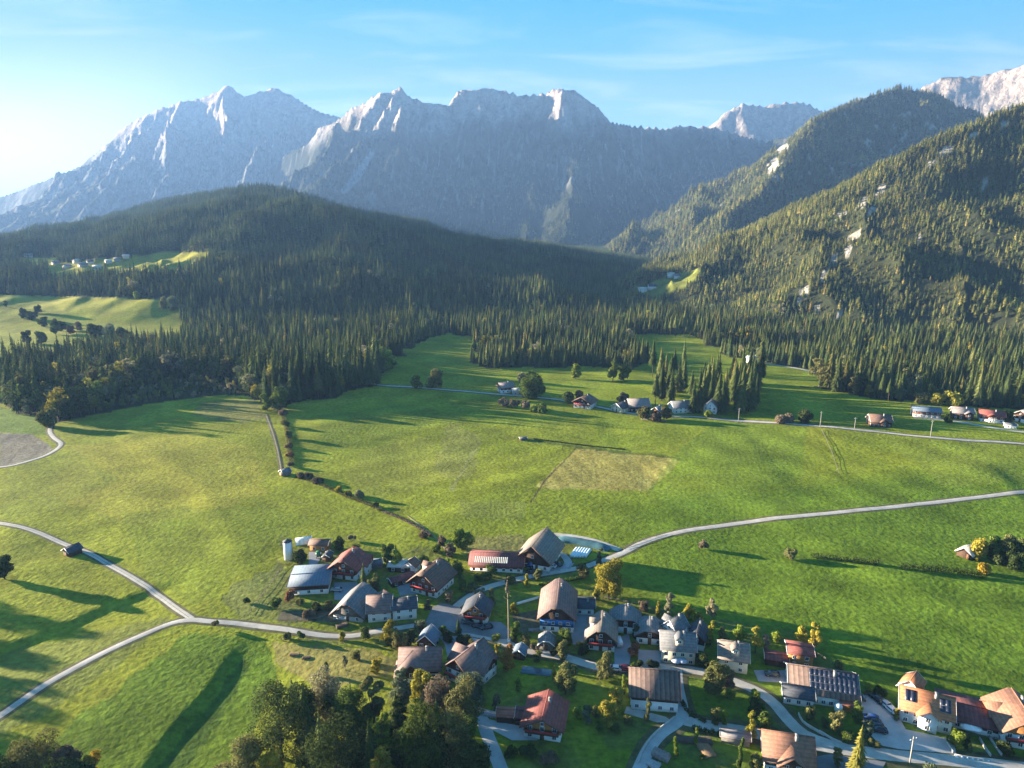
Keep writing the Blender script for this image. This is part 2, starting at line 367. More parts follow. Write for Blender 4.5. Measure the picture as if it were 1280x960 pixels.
paint([(680,600),(662,628),(664,629),(683,600),(722,560),(720,560)], (0.07,0.06,0.03), .2, 0, .8)
paint([(560,612),(575,590),(597,552),(600,553),(579,592),(566,615)], (0.19,0.19,0.06), .2, 0, .7)
paint([(660,548),(720,557),(850,572),(850,575),(720,560),(660,551)], (0.06,0.085,0.02), .3, 1, .8)
paint([(455,560),(540,545),(560,600),(470,625),(430,600)], (0.19,0.19,0.04), .2, 1, .35)
paint([(400,520),(520,505),(545,528),(470,560),(400,560)], (0.13,0.17,0.02), .2, 1, .5)
paint([(850,560),(900,525),(1010,530),(1000,600),(840,640),(810,610)], (0.10,0.16,0.018), .2, 1, .5)
paint([(1100,545),(1280,558),(1280,600),(1180,610)], (0.15,0.18,0.025), .2, 1, .5)
paint([(80,560),(240,540),(320,560),(330,620),(180,660),(60,620)], (0.26,0.235,0.035), .2, 3, .55)
paint([(0,590),(90,560),(150,600),(60,640),(0,650)], (0.15,0.175,0.025), .2, 2, .5)
paint([(150,640),(330,630),(400,650),(330,700),(240,760),(180,715)], (0.15,0.185,0.022), .2, 2, .5)
row_ = 0.5+0.5*np.sin((GX*0.97+GY*0.25)/1.5); mp_ = inpoly(PXv, PYv, [(722,559),(852,573),(840,588),(808,614),(740,612),(668,610)]) | inpoly(PXv, PYv, [(0,541),(40,543),(62,556),(68,565),(40,577),(0,585)])
C[mp_] *= (0.80+0.4*row_[mp_]*(0.6+0.4*np.sin(GX[mp_]/11)))[..., None]
# mowing lanes on the big meadow
lane = 0.5+0.5*np.sin((GX*0.93+GY*0.36)/4.2)
mm = inpoly(PXv, PYv, [(880,530),(1280,560),(1280,612),(1000,640),(820,665),(790,660),(850,575)])
C[mm] *= (0.86+0.24*lane[mm])[..., None]
lane2 = 0.5+0.5*np.sin((GX*0.55-GY*0.83)/3.4)
mm = inpoly(PXv, PYv, [(360,520),(560,490),(700,540),(660,620),(560,670),(440,620)]); C[mm] *= (0.90+0.17*lane2[mm])[..., None]
lane3 = 0.5+0.5*np.sin((GX*0.2+GY*0.98)/3.8)
mm = inpoly(PXv, PYv, [(790,700),(1280,640),(1280,900),(1000,790)]); C[mm] *= (0.88+0.2*lane3[mm])[..., None]
mm = inpoly(PXv, PYv, [(1015,535),(1042,537),(1058,600),(1040,600)])
C[mm] *= (0.75+0.4*(0.5+0.5*np.sin(GX/1.1))[mm])[..., None]
# village gardens: rougher and greyer
vil = inpoly(PXv, PYv, [(350,668),(480,672),(560,690),(690,668),(760,690),(770,745),(860,770),(1010,790),(1060,850),(1110,850),(1290,900),(1290,1000),(560,1000),(480,870),(480,820),(350,780),(340,720)])
vg = sstep(-0.2, 0.4, fbm(GX/14, GY/14, 4, 260))[..., None]
C = np.where(vil[..., None], C*(1-vg*0.6)+np.array([0.085,0.085,0.035])*vg*0.6, C)
# forest floor, scrub, rock
ff = np.array([0.030,0.034,0.016])
fm = (dens0 > 0.5) & (GL <= 3)
C[fm] = ff
C[haml] = np.array([0.14,0.15,0.03])
rk = 0.5+0.5*fbm(GX/60, GY/60, 5, 270)
pink = sstep(500, 900, GZ)[..., None]*0.45  # warm sunlit tint of the high tops, painted into the rock colour
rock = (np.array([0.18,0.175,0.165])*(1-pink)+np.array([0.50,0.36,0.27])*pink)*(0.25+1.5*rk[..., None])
scrub = np.array([0.040,0.046,0.022])*(0.8+0.4*rk[..., None])
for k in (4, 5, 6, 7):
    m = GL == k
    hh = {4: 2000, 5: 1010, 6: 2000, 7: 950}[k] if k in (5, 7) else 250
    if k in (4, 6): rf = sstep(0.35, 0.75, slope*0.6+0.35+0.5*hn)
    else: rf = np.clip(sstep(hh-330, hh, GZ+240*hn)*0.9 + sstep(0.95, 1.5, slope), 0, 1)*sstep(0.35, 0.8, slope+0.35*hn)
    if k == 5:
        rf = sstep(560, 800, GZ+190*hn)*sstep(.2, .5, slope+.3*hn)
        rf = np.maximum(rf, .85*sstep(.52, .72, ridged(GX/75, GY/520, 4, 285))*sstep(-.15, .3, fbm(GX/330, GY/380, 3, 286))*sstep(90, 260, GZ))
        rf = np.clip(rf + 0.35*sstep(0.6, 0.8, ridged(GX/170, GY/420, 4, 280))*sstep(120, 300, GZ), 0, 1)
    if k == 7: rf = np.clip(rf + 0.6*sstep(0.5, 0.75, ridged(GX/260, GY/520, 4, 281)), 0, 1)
    C[m] = (scrub*(.65 if k == 5 else 1)*(1-rf[..., None])+rock*rf[..., None]*(1.25 if k == 5 else 1))[m]  # wall rock lightened for its sunlit tops, scrub darkened for contrast
scree = inpoly(PXv, PYv, [(462,190),(468,192),(450,225),(432,242),(424,240)]) & (GL == 5)
C[scree] = (0.30,0.30,0.31)
m3 = (GL == 3) & (dens0 < 0.5); C[m3] = np.array([0.26,0.24,0.20])
C[rp] = (np.array([0.42,0.38,0.32])*(0.75+0.5*rk[..., None]))[rp]
C = np.clip(C, 0.004, 0.6)
# ---- mesh
def terrain_mesh():
    V = np.stack([GX, GY, GZ], -1).reshape(-1, 3)
    i = np.arange(NR-1)[:, None]; j = np.arange(NA-1)[None, :]
    a = (i*NA+j).ravel(); q = np.stack([a, a+1, a+NA+1, a+NA], -1)
    js = np.arange(NR-1); cl = np.stack([js*NA+NA-1, js*NA, (js+1)*NA, (js+1)*NA+NA-1], -1)   # close the circle behind the camera
    q = np.concatenate([q, cl])
    me = bpy.data.meshes.new('ground')
    me.vertices.add(len(V)); me.vertices.foreach_set('co', V.ravel())
    me.loops.add(q.size); me.loops.foreach_set('vertex_index', q.ravel().astype(np.int32))
    me.polygons.add(len(q)); me.polygons.foreach_set('loop_start', (np.arange(len(q))*4).astype(np.int32))
    me.polygons.foreach_set('use_smooth', np.ones(len(q), bool))
    me.update(calc_edges=True)
    at_ = me.color_attributes.new('cover', 'FLOAT_COLOR', 'POINT')
    at_.data.foreach_set('color', np.concatenate([C, np.ones(C.shape[:2]+(1,))], -1).reshape(-1).astype(np.float32))
    at2 = me.attributes.new('rockiness', 'FLOAT', 'POINT')
    at2.data.foreach_set('value', (((GL >= 4) | rp).astype(np.float32)).ravel())
    return me
ground = bpy.data.objects.new('ground', terrain_mesh()); COL.objects.link(ground)
ground['kind'] = 'structure'; ground['label'] = 'green meadow valley floor rising into wooded hills and grey rock mountains'
def ground_mat():
    m = bpy.data.materials.new('ground'); m.use_nodes = True; nt = m.node_tree; nt.nodes.clear(); L = nt.links.new
    at_ = nn(nt, 'ShaderNodeAttribute', attribute_name='cover'); rk_ = nn(nt, 'ShaderNodeAttribute', attribute_name='rockiness')
    tc = nn(nt, 'ShaderNodeTexCoord')
    n1 = nn(nt, 'ShaderNodeTexNoise'); n1.inputs['Scale'].default_value = 0.45; n1.inputs['Detail'].default_value = 6; n1.inputs['Roughness'].default_value = 0.65
    n2 = nn(nt, 'ShaderNodeTexNoise'); n2.inputs['Scale'].default_value = 0.035; n2.inputs['Detail'].default_value = 8; n2.inputs['Roughness'].default_value = 0.65
    L(tc.outputs['Object'], n1.inputs['Vector']); L(tc.outputs['Object'], n2.inputs['Vector'])
    r = nn(nt, 'ShaderNodeMapRange'); r.inputs['From Min'].default_value = .3; r.inputs['From Max'].default_value = .7; r.inputs['To Min'].default_value = .62; r.inputs['To Max'].default_value = 1.4
    L(n1.outputs['Fac'], r.inputs['Value'])
    r2_ = nn(nt, 'ShaderNodeMapRange'); r2_.inputs['From Min'].default_value = .3; r2_.inputs['From Max'].default_value = .7; r2_.inputs['To Min'].default_value = .7; r2_.inputs['To Max'].default_value = 1.3
    L(n2.outputs['Fac'], r2_.inputs['Value'])
    mm_ = nn(nt, 'ShaderNodeMath', operation='MULTIPLY'); L(r.outputs[0], mm_.inputs[0]); L(r2_.outputs[0], mm_.inputs[1])
    vm = nn(nt, 'ShaderNodeVectorMath', operation='SCALE'); L(at_.outputs['Color'], vm.inputs[0]); L(mm_.outputs[0], vm.inputs['Scale'])
    b = nn(nt, 'ShaderNodeBsdfPrincipled'); b.inputs['Roughness'].default_value = 1; b.inputs['Specular IOR Level'].default_value = 0.05
    L(vm.outputs[0], b.inputs['Base Color'])
    # tussocks near, crags far
    n3 = nn(nt, 'ShaderNodeTexNoise'); n3.inputs['Scale'].default_value = 0.55; n3.inputs['Detail'].default_value = 4
    L(tc.outputs['Object'], n3.inputs['Vector'])
    bp = nn(nt, 'ShaderNodeBump'); bp.inputs['Strength'].default_value = 0.6; bp.inputs['Distance'].default_value = 0.55
    L(n3.outputs['Fac'], bp.inputs['Height'])
    bp2 = nn(nt, 'ShaderNodeBump'); bp2.inputs['Distance'].default_value = 38
    L(rk_.outputs['Fac'], bp2.inputs['Strength']); L(n2.outputs['Fac'], bp2.inputs['Height']); L(bp.outputs[0], bp2.inputs['Normal'])
    L(bp2.outputs[0], b.inputs['Normal'])
    o = nn(nt, 'ShaderNodeOutputMaterial'); L(b.outputs[0], o.inputs[0])
    return m
ground.data.materials.append(ground_mat())
# ---- haze
def build_haze():
    me = bpy.data.meshes.new('haze'); bm = bmesh.new()
    bmesh.ops.create_cube(bm, size=1)
    zt = float(GZ.max())+25; zb = float(GZ.min())-1
    for v in bm.verts: v.co = Vector((v.co.x*61000, v.co.y*61000, zb if v.co.z < 0 else zt))
    bm.to_mesh(me); bm.free()
    o = bpy.data.objects.new('haze', me); COL.objects.link(o); o['kind'] = 'stuff'; o['label'] = 'pale evening haze filling the valley air'
    m = bpy.data.materials.new('haze'); m.use_nodes = True; nt = m.node_tree; nt.nodes.clear()
    v = nn(nt, 'ShaderNodeVolumePrincipled'); v.inputs['Density'].default_value = HAZE_DENSITY; v.inputs['Color'].default_value = HAZE_COLOR
    v.inputs['Anisotropy'].default_value = 0.12
    q = nn(nt, 'ShaderNodeOutputMaterial'); nt.links.new(v.outputs[0], q.inputs['Volume']); me.materials.append(m)
build_haze()
# ------------------------------------------------------------------ materials
MATS = {}
def mat(name, col, rough=0.85, noise=0.0, scale=2.0, bump=0.0, spec=0.2, metal=0.0, wave=None, stretch=(1,1,1)):
    if name in MATS: return MATS[name]
    m = bpy.data.materials.new(name); m.use_nodes = True; nt = m.node_tree; b = nt.nodes['Principled BSDF']; L = nt.links.new
    b.inputs['Roughness'].default_value = rough; b.inputs['Specular IOR Level'].default_value = spec; b.inputs['Metallic'].default_value = metal
    c4 = tuple(col)+(1,)
    if noise > 0 or wave:
        tc = nn(nt, 'ShaderNodeTexCoord'); mp = nn(nt, 'ShaderNodeMapping'); mp.inputs['Scale'].default_value = stretch; L(tc.outputs['Object'], mp.inputs[0])
        n = nn(nt, 'ShaderNodeTexNoise'); n.inputs['Scale'].default_value = scale; n.inputs['Detail'].default_value = 5; n.inputs['Roughness'].default_value = .65
        L(mp.outputs[0], n.inputs['Vector'])
        r = nn(nt, 'ShaderNodeMapRange'); r.inputs['From Min'].default_value = .3; r.inputs['From Max'].default_value = .7
        r.inputs['To Min'].default_value = 1-noise; r.inputs['To Max'].default_value = 1+noise; L(n.outputs['Fac'], r.inputs['Value'])
        f = r.outputs[0]
        if wave:   # rows of tiles, boards or sheets: (direction, scale, depth)
            w = nn(nt, 'ShaderNodeTexWave', wave_type='BANDS', bands_direction=wave[0], wave_profile='SAW'); w.inputs['Scale'].default_value = wave[1]
            w.inputs['Distortion'].default_value = 0.4; L(tc.outputs['Object'], w.inputs['Vector'])
            q = nn(nt, 'ShaderNodeMapRange'); q.inputs['To Min'].default_value = 1-wave[2]; q.inputs['To Max'].default_value = 1+wave[2]*.5; L(w.outputs['Fac'], q.inputs['Value'])
            mu = nn(nt, 'ShaderNodeMath', operation='MULTIPLY'); L(f, mu.inputs[0]); L(q.outputs[0], mu.inputs[1]); f = mu.outputs[0]
        v = nn(nt, 'ShaderNodeVectorMath', operation='SCALE'); v.inputs[0].default_value = col; L(f, v.inputs['Scale']); L(v.outputs[0], b.inputs['Base Color'])
        if bump:
            bp = nn(nt, 'ShaderNodeBump'); bp.inputs['Strength'].default_value = .6; bp.inputs['Distance'].default_value = bump; L(f, bp.inputs['Height']); L(bp.outputs[0], b.inputs['Normal'])
    else: b.inputs['Base Color'].default_value = c4
    MATS[name] = m; return m
def leaf_mat(name, cols, transl=0.25):
    """foliage: a hue per tree (object random) and a lighter or darker tone per clump"""
    if name in MATS: return MATS[name]
    m = bpy.data.materials.new(name); m.use_nodes = True; nt = m.node_tree; nt.nodes.clear(); L = nt.links.new
    oi = nn(nt, 'ShaderNodeObjectInfo'); cr = nn(nt, 'ShaderNodeValToRGB'); L(oi.outputs['Random'], cr.inputs[0])
    el = cr.color_ramp.elements
    while len(el) < len(cols): el.new(0.5)
    for i, (p, c) in enumerate(cols): el[i].position = p; el[i].color = tuple(c)+(1,)
    tc = nn(nt, 'ShaderNodeTexCoord'); n = nn(nt, 'ShaderNodeTexNoise'); n.inputs['Scale'].default_value = .55; n.inputs['Detail'].default_value = 3
    L(tc.outputs['Object'], n.inputs['Vector'])
    r = nn(nt, 'ShaderNodeMapRange'); r.inputs['From Min'].default_value = .3; r.inputs['From Max'].default_value = .7; r.inputs['To Min'].default_value = .6; r.inputs['To Max'].default_value = 1.45
    L(n.outputs['Fac'], r.inputs['Value'])
    ge = nn(nt, 'ShaderNodeNewGeometry'); r2_ = nn(nt, 'ShaderNodeMapRange'); r2_.inputs['To Min'].default_value = .75; r2_.inputs['To Max'].default_value = 1.25
    L(ge.outputs['Random Per Island'], r2_.inputs['Value'])
    mu0 = nn(nt, 'ShaderNodeMath', operation='MULTIPLY'); L(r.outputs[0], mu0.inputs[0]); L(r2_.outputs[0], mu0.inputs[1])
    nl = nn(nt, 'ShaderNodeTexNoise'); nl.inputs['Scale'].default_value = .016; nl.inputs['Detail'].default_value = 3; L(oi.outputs['Location'], nl.inputs['Vector'])
    rl = nn(nt, 'ShaderNodeMapRange'); rl.inputs['From Min'].default_value = .35; rl.inputs['From Max'].default_value = .65; rl.inputs['To Min'].default_value = .72; rl.inputs['To Max'].default_value = 1.4
    L(nl.outputs['Fac'], rl.inputs['Value'])
    mu = nn(nt, 'ShaderNodeMath', operation='MULTIPLY'); L(mu0.outputs[0], mu.inputs[0]); L(rl.outputs[0], mu.inputs[1])
    v = nn(nt, 'ShaderNodeVectorMath', operation='SCALE'); L(cr.outputs[0], v.inputs[0]); L(mu.outputs[0], v.inputs['Scale'])
    d = nn(nt, 'ShaderNodeBsdfDiffuse'); t = nn(nt, 'ShaderNodeBsdfTranslucent'); L(v.outputs[0], d.inputs[0]); L(v.outputs[0], t.inputs[0])
    mx = nn(nt, 'ShaderNodeMixShader'); mx.inputs[0].default_value = transl; L(d.outputs[0], mx.inputs[1]); L(t.outputs[0], mx.inputs[2])
    o = nn(nt, 'ShaderNodeOutputMaterial'); L(mx.outputs[0], o.inputs[0]); MATS[name] = m; return m
bark = mat('bark', (0.10,0.075,0.055), noise=.3, scale=3)
bark_pale = mat('pale_bark', (0.24,0.21,0.18), noise=.3, scale=3)
needles = leaf_mat('spruce_needles', [(0,(0.042,0.060,0.020)),(.3,(0.060,0.080,0.025)),(.6,(0.080,0.100,0.030)),(.86,(0.115,0.125,0.038)),(.97,(0.17,0.15,0.045)),(1,(0.24,0.17,0.05))], .12)
needles_cool = leaf_mat('dark_needles', [(0,(0.050,0.075,0.028)),(.5,(0.070,0.095,0.034)),(.9,(0.105,0.125,0.042)),(1,(0.14,0.14,0.045))], .12)
pine_n = leaf_mat('pine_needles', [(0,(0.085,0.100,0.030)),(.4,(0.135,0.142,0.040)),(.75,(0.185,0.175,0.050)),(.95,(0.23,0.20,0.06)),(1,(0.30,0.22,0.07))], .12)
larch = leaf_mat('autumn_needles', [(0,(0.17,0.16,0.035)),(1,(0.20,0.15,0.035))], .25)
LEAF = {
 'green': leaf_mat('green_leaves', [(0,(0.070,0.100,0.022)),(1,(0.105,0.135,0.028))]),
 'dark': leaf_mat('dark_leaves', [(0,(0.042,0.060,0.018)),(1,(0.062,0.078,0.024))]),
 'olive': leaf_mat('olive_leaves', [(0,(0.115,0.120,0.040)),(1,(0.15,0.14,0.05))]),
 'lime': leaf_mat('light_green_leaves', [(0,(0.16,0.21,0.03)),(1,(0.20,0.23,0.035))], .3),
 'yellow': leaf_mat('yellow_leaves', [(0,(0.24,0.22,0.035)),(1,(0.30,0.24,0.035))], .3),
 'gold': leaf_mat('golden_leaves', [(0,(0.36,0.26,0.03)),(1,(0.38,0.24,0.03))], .3),
 'orange': leaf_mat('orange_leaves', [(0,(0.34,0.15,0.03)),(1,(0.30,0.16,0.04))], .3),
 'rust': leaf_mat('rust_leaves', [(0,(0.22,0.10,0.05)),(1,(0.20,0.09,0.04))], .25),
 'brown': leaf_mat('brown_leaves', [(0,(0.17,0.12,0.075)),(1,(0.15,0.12,0.08))], .25),
 'pale': leaf_mat('pale_leaves', [(0,(0.25,0.22,0.12)),(1,(0.22,0.21,0.12))], .3),
 'greygreen': leaf_mat('grey_green_leaves', [(0,(0.11,0.13,0.07)),(1,(0.13,0.15,0.085))], .25),
}
# ------------------------------------------------------------------ mesh from arrays
def mesh_from(name, V, Fc, mats=(), mi=None, smooth=False):
    me = bpy.data.meshes.new(name)
    V = np.asarray(V, np.float32); ks = np.array([len(f) for f in Fc]) if not isinstance(Fc, np.ndarray) else np.full(len(Fc), Fc.shape[1])
    li = (Fc.ravel() if isinstance(Fc, np.ndarray) else np.concatenate([np.asarray(f) for f in Fc])).astype(np.int32)
    me.vertices.add(len(V)); me.vertices.foreach_set('co', V.ravel())
    me.loops.add(len(li)); me.loops.foreach_set('vertex_index', li)
    st = np.concatenate([[0], np.cumsum(ks)[:-1]]).astype(np.int32)
    me.polygons.add(len(ks)); me.polygons.foreach_set('loop_start', st)
    if smooth: me.polygons.foreach_set('use_smooth', np.ones(len(ks), bool))
    for m in mats: me.materials.append(m)
    if mi is not None: me.polygons.foreach_set('material_index', np.asarray(mi, np.int32))
    me.update(calc_edges=True); me.validate(); return me
def tube(pts, rad, n=6):
    V = []; Fc = []
    for i, (p, r) in enumerate(zip(pts, rad)):
        p = Vector(p); d = (Vector(pts[min(i+1, len(pts)-1)])-Vector(pts[max(i-1, 0)])).normalized()
        a = d.orthogonal().normalized(); b = d.cross(a)
        for k in range(n):
            t = 2*pi*k/n; V.append(p+a*r*cos(t)+b*r*sin(t))
        if i:
            o = (i-1)*n
            for k in range(n): Fc.append((o+k, o+(k+1)%n, o+n+(k+1)%n, o+n+k))
    Fc.append(tuple(range(n))[::-1]); Fc.append(tuple(range(len(V)-n, len(V))))
    return [tuple(v) for v in V], Fc
def join(parts):
    V = []; Fc = []
    for v, f in parts:
        o = len(V); V += list(v); Fc += [tuple(i+o for i in q) for q in f]
    return V, Fc
# conifer of height 1 (scaled up when placed): drooping boughs in whorls, ragged outline
def conifer_crown(seed, whorls, per, width=0.155, base=0.12, taper=1.0):
    rn = random.Random(int(seed)); V = []; Fc = []
    for w in range(whorls):
        t = (w+rn.uniform(-.25,.25))/whorls; t = min(max(t, 0), 1)
        z = base+(0.97-base)*t; R = width*((1-t)**taper*0.98+0.03)
        if t < .12: R *= 0.65+3*t
        a0 = rn.uniform(0, 6.28); n = max(4, int(per*(0.55+0.45*(1-t))))
        for k in range(n):
            a = a0+2*pi*k/n+rn.uniform(-.25,.25); r = R*rn.uniform(.62,1.15); dr = r*rn.uniform(.25,.75); hw = 2*pi*R/n*rn.uniform(.34,.6)
            if rn.random() < .06: continue
            ca, sa = cos(a), sin(a); zc = z+rn.uniform(-.01,.01)
            o = len(V); up = 0.030+0.02*rn.random()
            V += [(0, 0, zc+up), (ca*r*.55-sa*hw*.5, sa*r*.55+ca*hw*.5, zc-dr*.45), (ca*r, sa*r, zc-dr), (ca*r*.55+sa*hw*.5, sa*r*.55-ca*hw*.5, zc-dr*.45), (ca*r*.5, sa*r*.5, zc+up*.35-dr*.2)]
            Fc += [(o, o+1, o+4), (o+4, o+1, o+2), (o+4, o+2, o+3), (o, o+4, o+3)]
    o = len(V); V += [(-.006,0,.95),(.006,0,.95),(0,0,1.0),(0,.006,.95)]; Fc += [(o,o+1,o+2),(o+1,o+3,o+2),(o+3,o,o+2)]
    return V, Fc
def conifer_trunk(base): return tube([(0,0,-.03),(0,0,base+.1),(0,0,.85)], [.0135,.011,.003], 5)
def whole_conifer(name, seed, whorls, per, width, base, nm, taper=1.0):
    v1, f1 = conifer_trunk(base); v2, f2 = conifer_crown(seed, whorls, per, width, base, taper)
    V, Fc = join([(v1, f1), (v2, f2)])
    return mesh_from(name, V, Fc, (bark, nm), [0]*len(f1)+[1]*len(f2))
# broadleaf crown: leaf clumps spread through the volume of several limbs' lobes
def leaf_crown(seed, R, H, n, leaf, lobes=9, shape='round', z0=0.0):
    rn = np.random.RandomState(seed); cs = []; rs = []
    for i in range(lobes):
        a = rn.uniform(0, 2*pi); zc0 = .10+.76*(i+rn.uniform(.1,.9))/lobes
        if shape == 'round': q = rn.uniform(.12, .70)*(1-.5*abs(zc0-.45)); zc = zc0; rr = rn.uniform(.34, .52)*(1-.35*abs(zc-.45))
        elif shape == 'column': q = rn.uniform(.05, .40); zc = (i+.5)/lobes*.84+.06; rr = rn.uniform(.40, .62)*(1.05-.55*zc)
        elif shape == 'bush': q = rn.uniform(.2, .66); zc = rn.uniform(.25, .6); rr = rn.uniform(.30, .5)
        else: q = rn.uniform(.1, .5); zc = rn.uniform(.25, .9); rr = rn.uniform(.22, .4)*(1.1-.5*zc)
        cs.append((R*q*cos(a), R*q*sin(a), z0+H*zc)); rs.append(R*rr)
    cs = np.array(cs); rs = np.array(rs)
    vz = 1.0 if shape != 'column' else max(1.0, H/lobes/R*1.5)
    pick = rn.choice(lobes, n, p=rs**2/np.sum(rs**2))
    d = rn.normal(size=(n, 3)); d /= np.linalg.norm(d, axis=1)[:, None]
    rad = rs[pick]*(rn.uniform(0.50, 1.06, n)**.6)
    lump = 1+0.22*np.sin(d[:, 0]*7+seed)*np.sin(d[:, 1]*6+pick)*np.sin(d[:, 2]*8)
    p = cs[pick]+d*(rad*lump)[:, None]*np.array([1, 1, vz*.92])
    keep = pn(p[:, 0]*.9/ max(leaf,.01)*.28+3, p[:, 1]*.9/max(leaf,.01)*.28+p[:, 2]*.23/max(leaf,.01), seed) > -.42
    p = p[keep]; d = d[keep]; n = len(p)
    nr = d*0.9+rn.normal(size=(n, 3))*.55+np.array([0,0,.25]); nr /= np.linalg.norm(nr, axis=1)[:, None]
    ax = np.cross(nr, rn.normal(size=(n, 3))); ax /= np.linalg.norm(ax, axis=1)[:, None]; bx = np.cross(nr, ax)
    s = leaf*rn.uniform(.55, 1.3, n)[:, None]
    q = np.stack([p-ax*s, p+bx*s*.55+ax*s*.1, p+ax*s*.95, p-bx*s*.6], 1).reshape(-1, 3)
    Fq = np.arange(n*4).reshape(-1, 4)
    return q, Fq, cs
def limb_mesh(H, R, cs, seed, stem=.03):
    seed = int(seed)
    rn = random.Random(seed); parts = []
    th = H*.28
    parts.append(tube([(0,0,-.4),(0,0,th*.5),(R*.03,0,th),(R*.02,R*.03,H*.72)], [H*stem*1.25,H*stem*.95,H*stem*.8,H*stem*.2], 7))
    for c in cs[:8]:
        z = rn.uniform(.2, .45)*H; c = Vector(c)
        parts.append(tube([(0,0,z), tuple((c*0.55+Vector((0,0,z))*.45)+Vector((0,0,.03*H))), tuple(c)], [H*stem*.45,H*stem*.28,H*stem*.08], 5))
    return join(parts)
# ------------------------------------------------------------------ forests as scattered mass
HID = []
def hidden_proto(name, me):
    o = bpy.data.objects.new(name, me); HID.append(o); return o
PROTO = {
 'fine': [hidden_proto('spruce_fine_%d' % i, whole_conifer('spruce_fine_%d' % i, 11+i, 17, 10, w, b, needles)) for i, (w, b) in enumerate(((.20,.07),(.175,.12),(.23,.05),(.17,.24)))],
 'mid':  [hidden_proto('spruce_mid_%d' % i, whole_conifer('spruce_mid_%d' % i, 31+i, 9, 7, w, b, needles)) for i, (w, b) in enumerate(((.24,.05),(.20,.08),(.27,.03)))],
 'cool': [hidden_proto('spruce_cool_%d' % i, whole_conifer('spruce_cool_%d' % i, 51+i, 11, 8, w, b, needles_cool)) for i, (w, b) in enumerate(((.22,.06),(.19,.08),(.25,.04)))],
}
def _round(name, seed, m, n=420, leaf=.055):
    q, Fq, cs = leaf_crown(seed, .36, .8, n, leaf, 8, 'round', .2)
    v1, f1 = tube([(0,0,-.02),(0,0,.6)], [.02,.008], 5)
    V = v1+[tuple(x) for x in q]; Fc = list(f1)+[tuple(int(i)+len(v1) for i in f) for f in Fq]
    return hidden_proto(name, mesh_from(name, V, Fc, (bark, m), [0]*len(f1)+[1]*len(Fq)))
PROTO['pine'] = [hidden_proto('pine_%d' % i, whole_conifer('pine_%d' % i, 91+i, 8, 8, w, b, pine_n, .6)) for i, (w, b) in enumerate(((.30,.10),(.26,.18),(.34,.12)))]
PROTO['leafy'] = [_round('leafy_%d' % i, 70+i, LEAF[c]) for i, c in enumerate(('green','olive','green','yellow','pale','greygreen'))]
def scatter(name, label, protos, P, H, W=None):
    """one object: points that carry height and turn, a whole tree standing on each"""
    n = len(P); me = bpy.data.meshes.new(name); me.vertices.add(n); me.vertices.foreach_set('co', np.asarray(P, np.float32).ravel())
    rs = np.random.RandomState(len(name)+n)
    a = me.attributes.new('size', 'FLOAT_VECTOR', 'POINT'); wd = H*(rs.uniform(.8, 1.2, n) if W is None else W)
    a.data.foreach_set('vector', np.stack([wd, wd, H], 1).astype(np.float32).ravel())
    a = me.attributes.new('turn', 'FLOAT_VECTOR', 'POINT')
    a.data.foreach_set('vector', np.stack([rs.normal(0,.025,n), rs.normal(0,.025,n), rs.uniform(0,6.283,n)], 1).astype(np.float32).ravel())
    a = me.attributes.new('kind', 'INT', 'POINT'); a.data.foreach_set('value', rs.randint(0, len(protos), n).astype(np.int32))
    o = bpy.data.objects.new(name, me); COL.objects.link(o); o['kind'] = 'stuff'; o['label'] = label
    ng = bpy.data.node_groups.new(name, 'GeometryNodeTree')
    ng.interface.new_socket('Geometry', in_out='INPUT', socket_type='NodeSocketGeometry'); ng.interface.new_socket('Geometry', in_out='OUTPUT', socket_type='NodeSocketGeometry')
    N = ng.nodes; L = ng.links.new
    gi = N.new('NodeGroupInput'); go = N.new('NodeGroupOutput'); ip = N.new('GeometryNodeInstanceOnPoints'); gj = N.new('GeometryNodeJoinGeometry')
    for p in reversed(protos):
        oi = N.new('GeometryNodeObjectInfo'); oi.inputs['Object'].default_value = p; oi.inputs['As Instance'].default_value = True; L(oi.outputs['Geometry'], gj.inputs[0])
    def attr(nm, ty):
        x = N.new('GeometryNodeInputNamedAttribute'); x.data_type = ty; x.inputs['Name'].default_value = nm; return x.outputs['Attribute']
    L(gi.outputs[0], ip.inputs['Points']); L(gj.outputs[0], ip.inputs['Instance']); ip.inputs['Pick Instance'].default_value = True
    L(attr('kind', 'INT'), ip.inputs['Instance Index']); L(attr('turn', 'FLOAT_VECTOR'), ip.inputs['Rotation']); L(attr('size', 'FLOAT_VECTOR'), ip.inputs['Scale'])
    L(ip.outputs[0], go.inputs[0])
    md = o.modifiers.new('scatter', 'NODES'); md.node_group = ng
    return o
# what the ground hides from the camera needs no trees
ELEV = (GZ-HC)/np.maximum(GR, 1); RUN = np.maximum.accumulate(ELEV, axis=0); RUN = np.vstack([np.full((1, NA), -9.0), RUN[:-1]])
SEEN = (GZ+34-HC)/np.maximum(GR, 1) >= RUN
def pick_points(xa, xb, ya, yb, s, seed, test, dth=0.5):
    rs = np.random.RandomState(seed)
    gx, gy = np.meshgrid(np.arange(xa, xb, s), np.arange(ya, yb, s))
    x = (gx+rs.uniform(-.46, .46, gx.shape)*s).ravel(); y = (gy+rs.uniform(-.46, .46, gx.shape)*s).ravel()
    a = np.degrees(np.arctan2(x, y)); m = (a > -40) & (a < 40); x = x[m]; y = y[m]
    i, j, u, v = grid_idx(x, y); ii = np.where(u > .5, i+1, i); jj = np.where(v > .5, j+1, j)
    ok = test(ii, jj) & SEEN[ii, jj] & (rs.uniform(0, 1, len(x)) < dens[ii, jj])
    x = x[ok]; y = y[ok]; return x, y, gz(x, y), ii[ok], jj[ok]
rs_ = np.random.RandomState(5)
SPR = []      # nearest spruces become trees of their own later
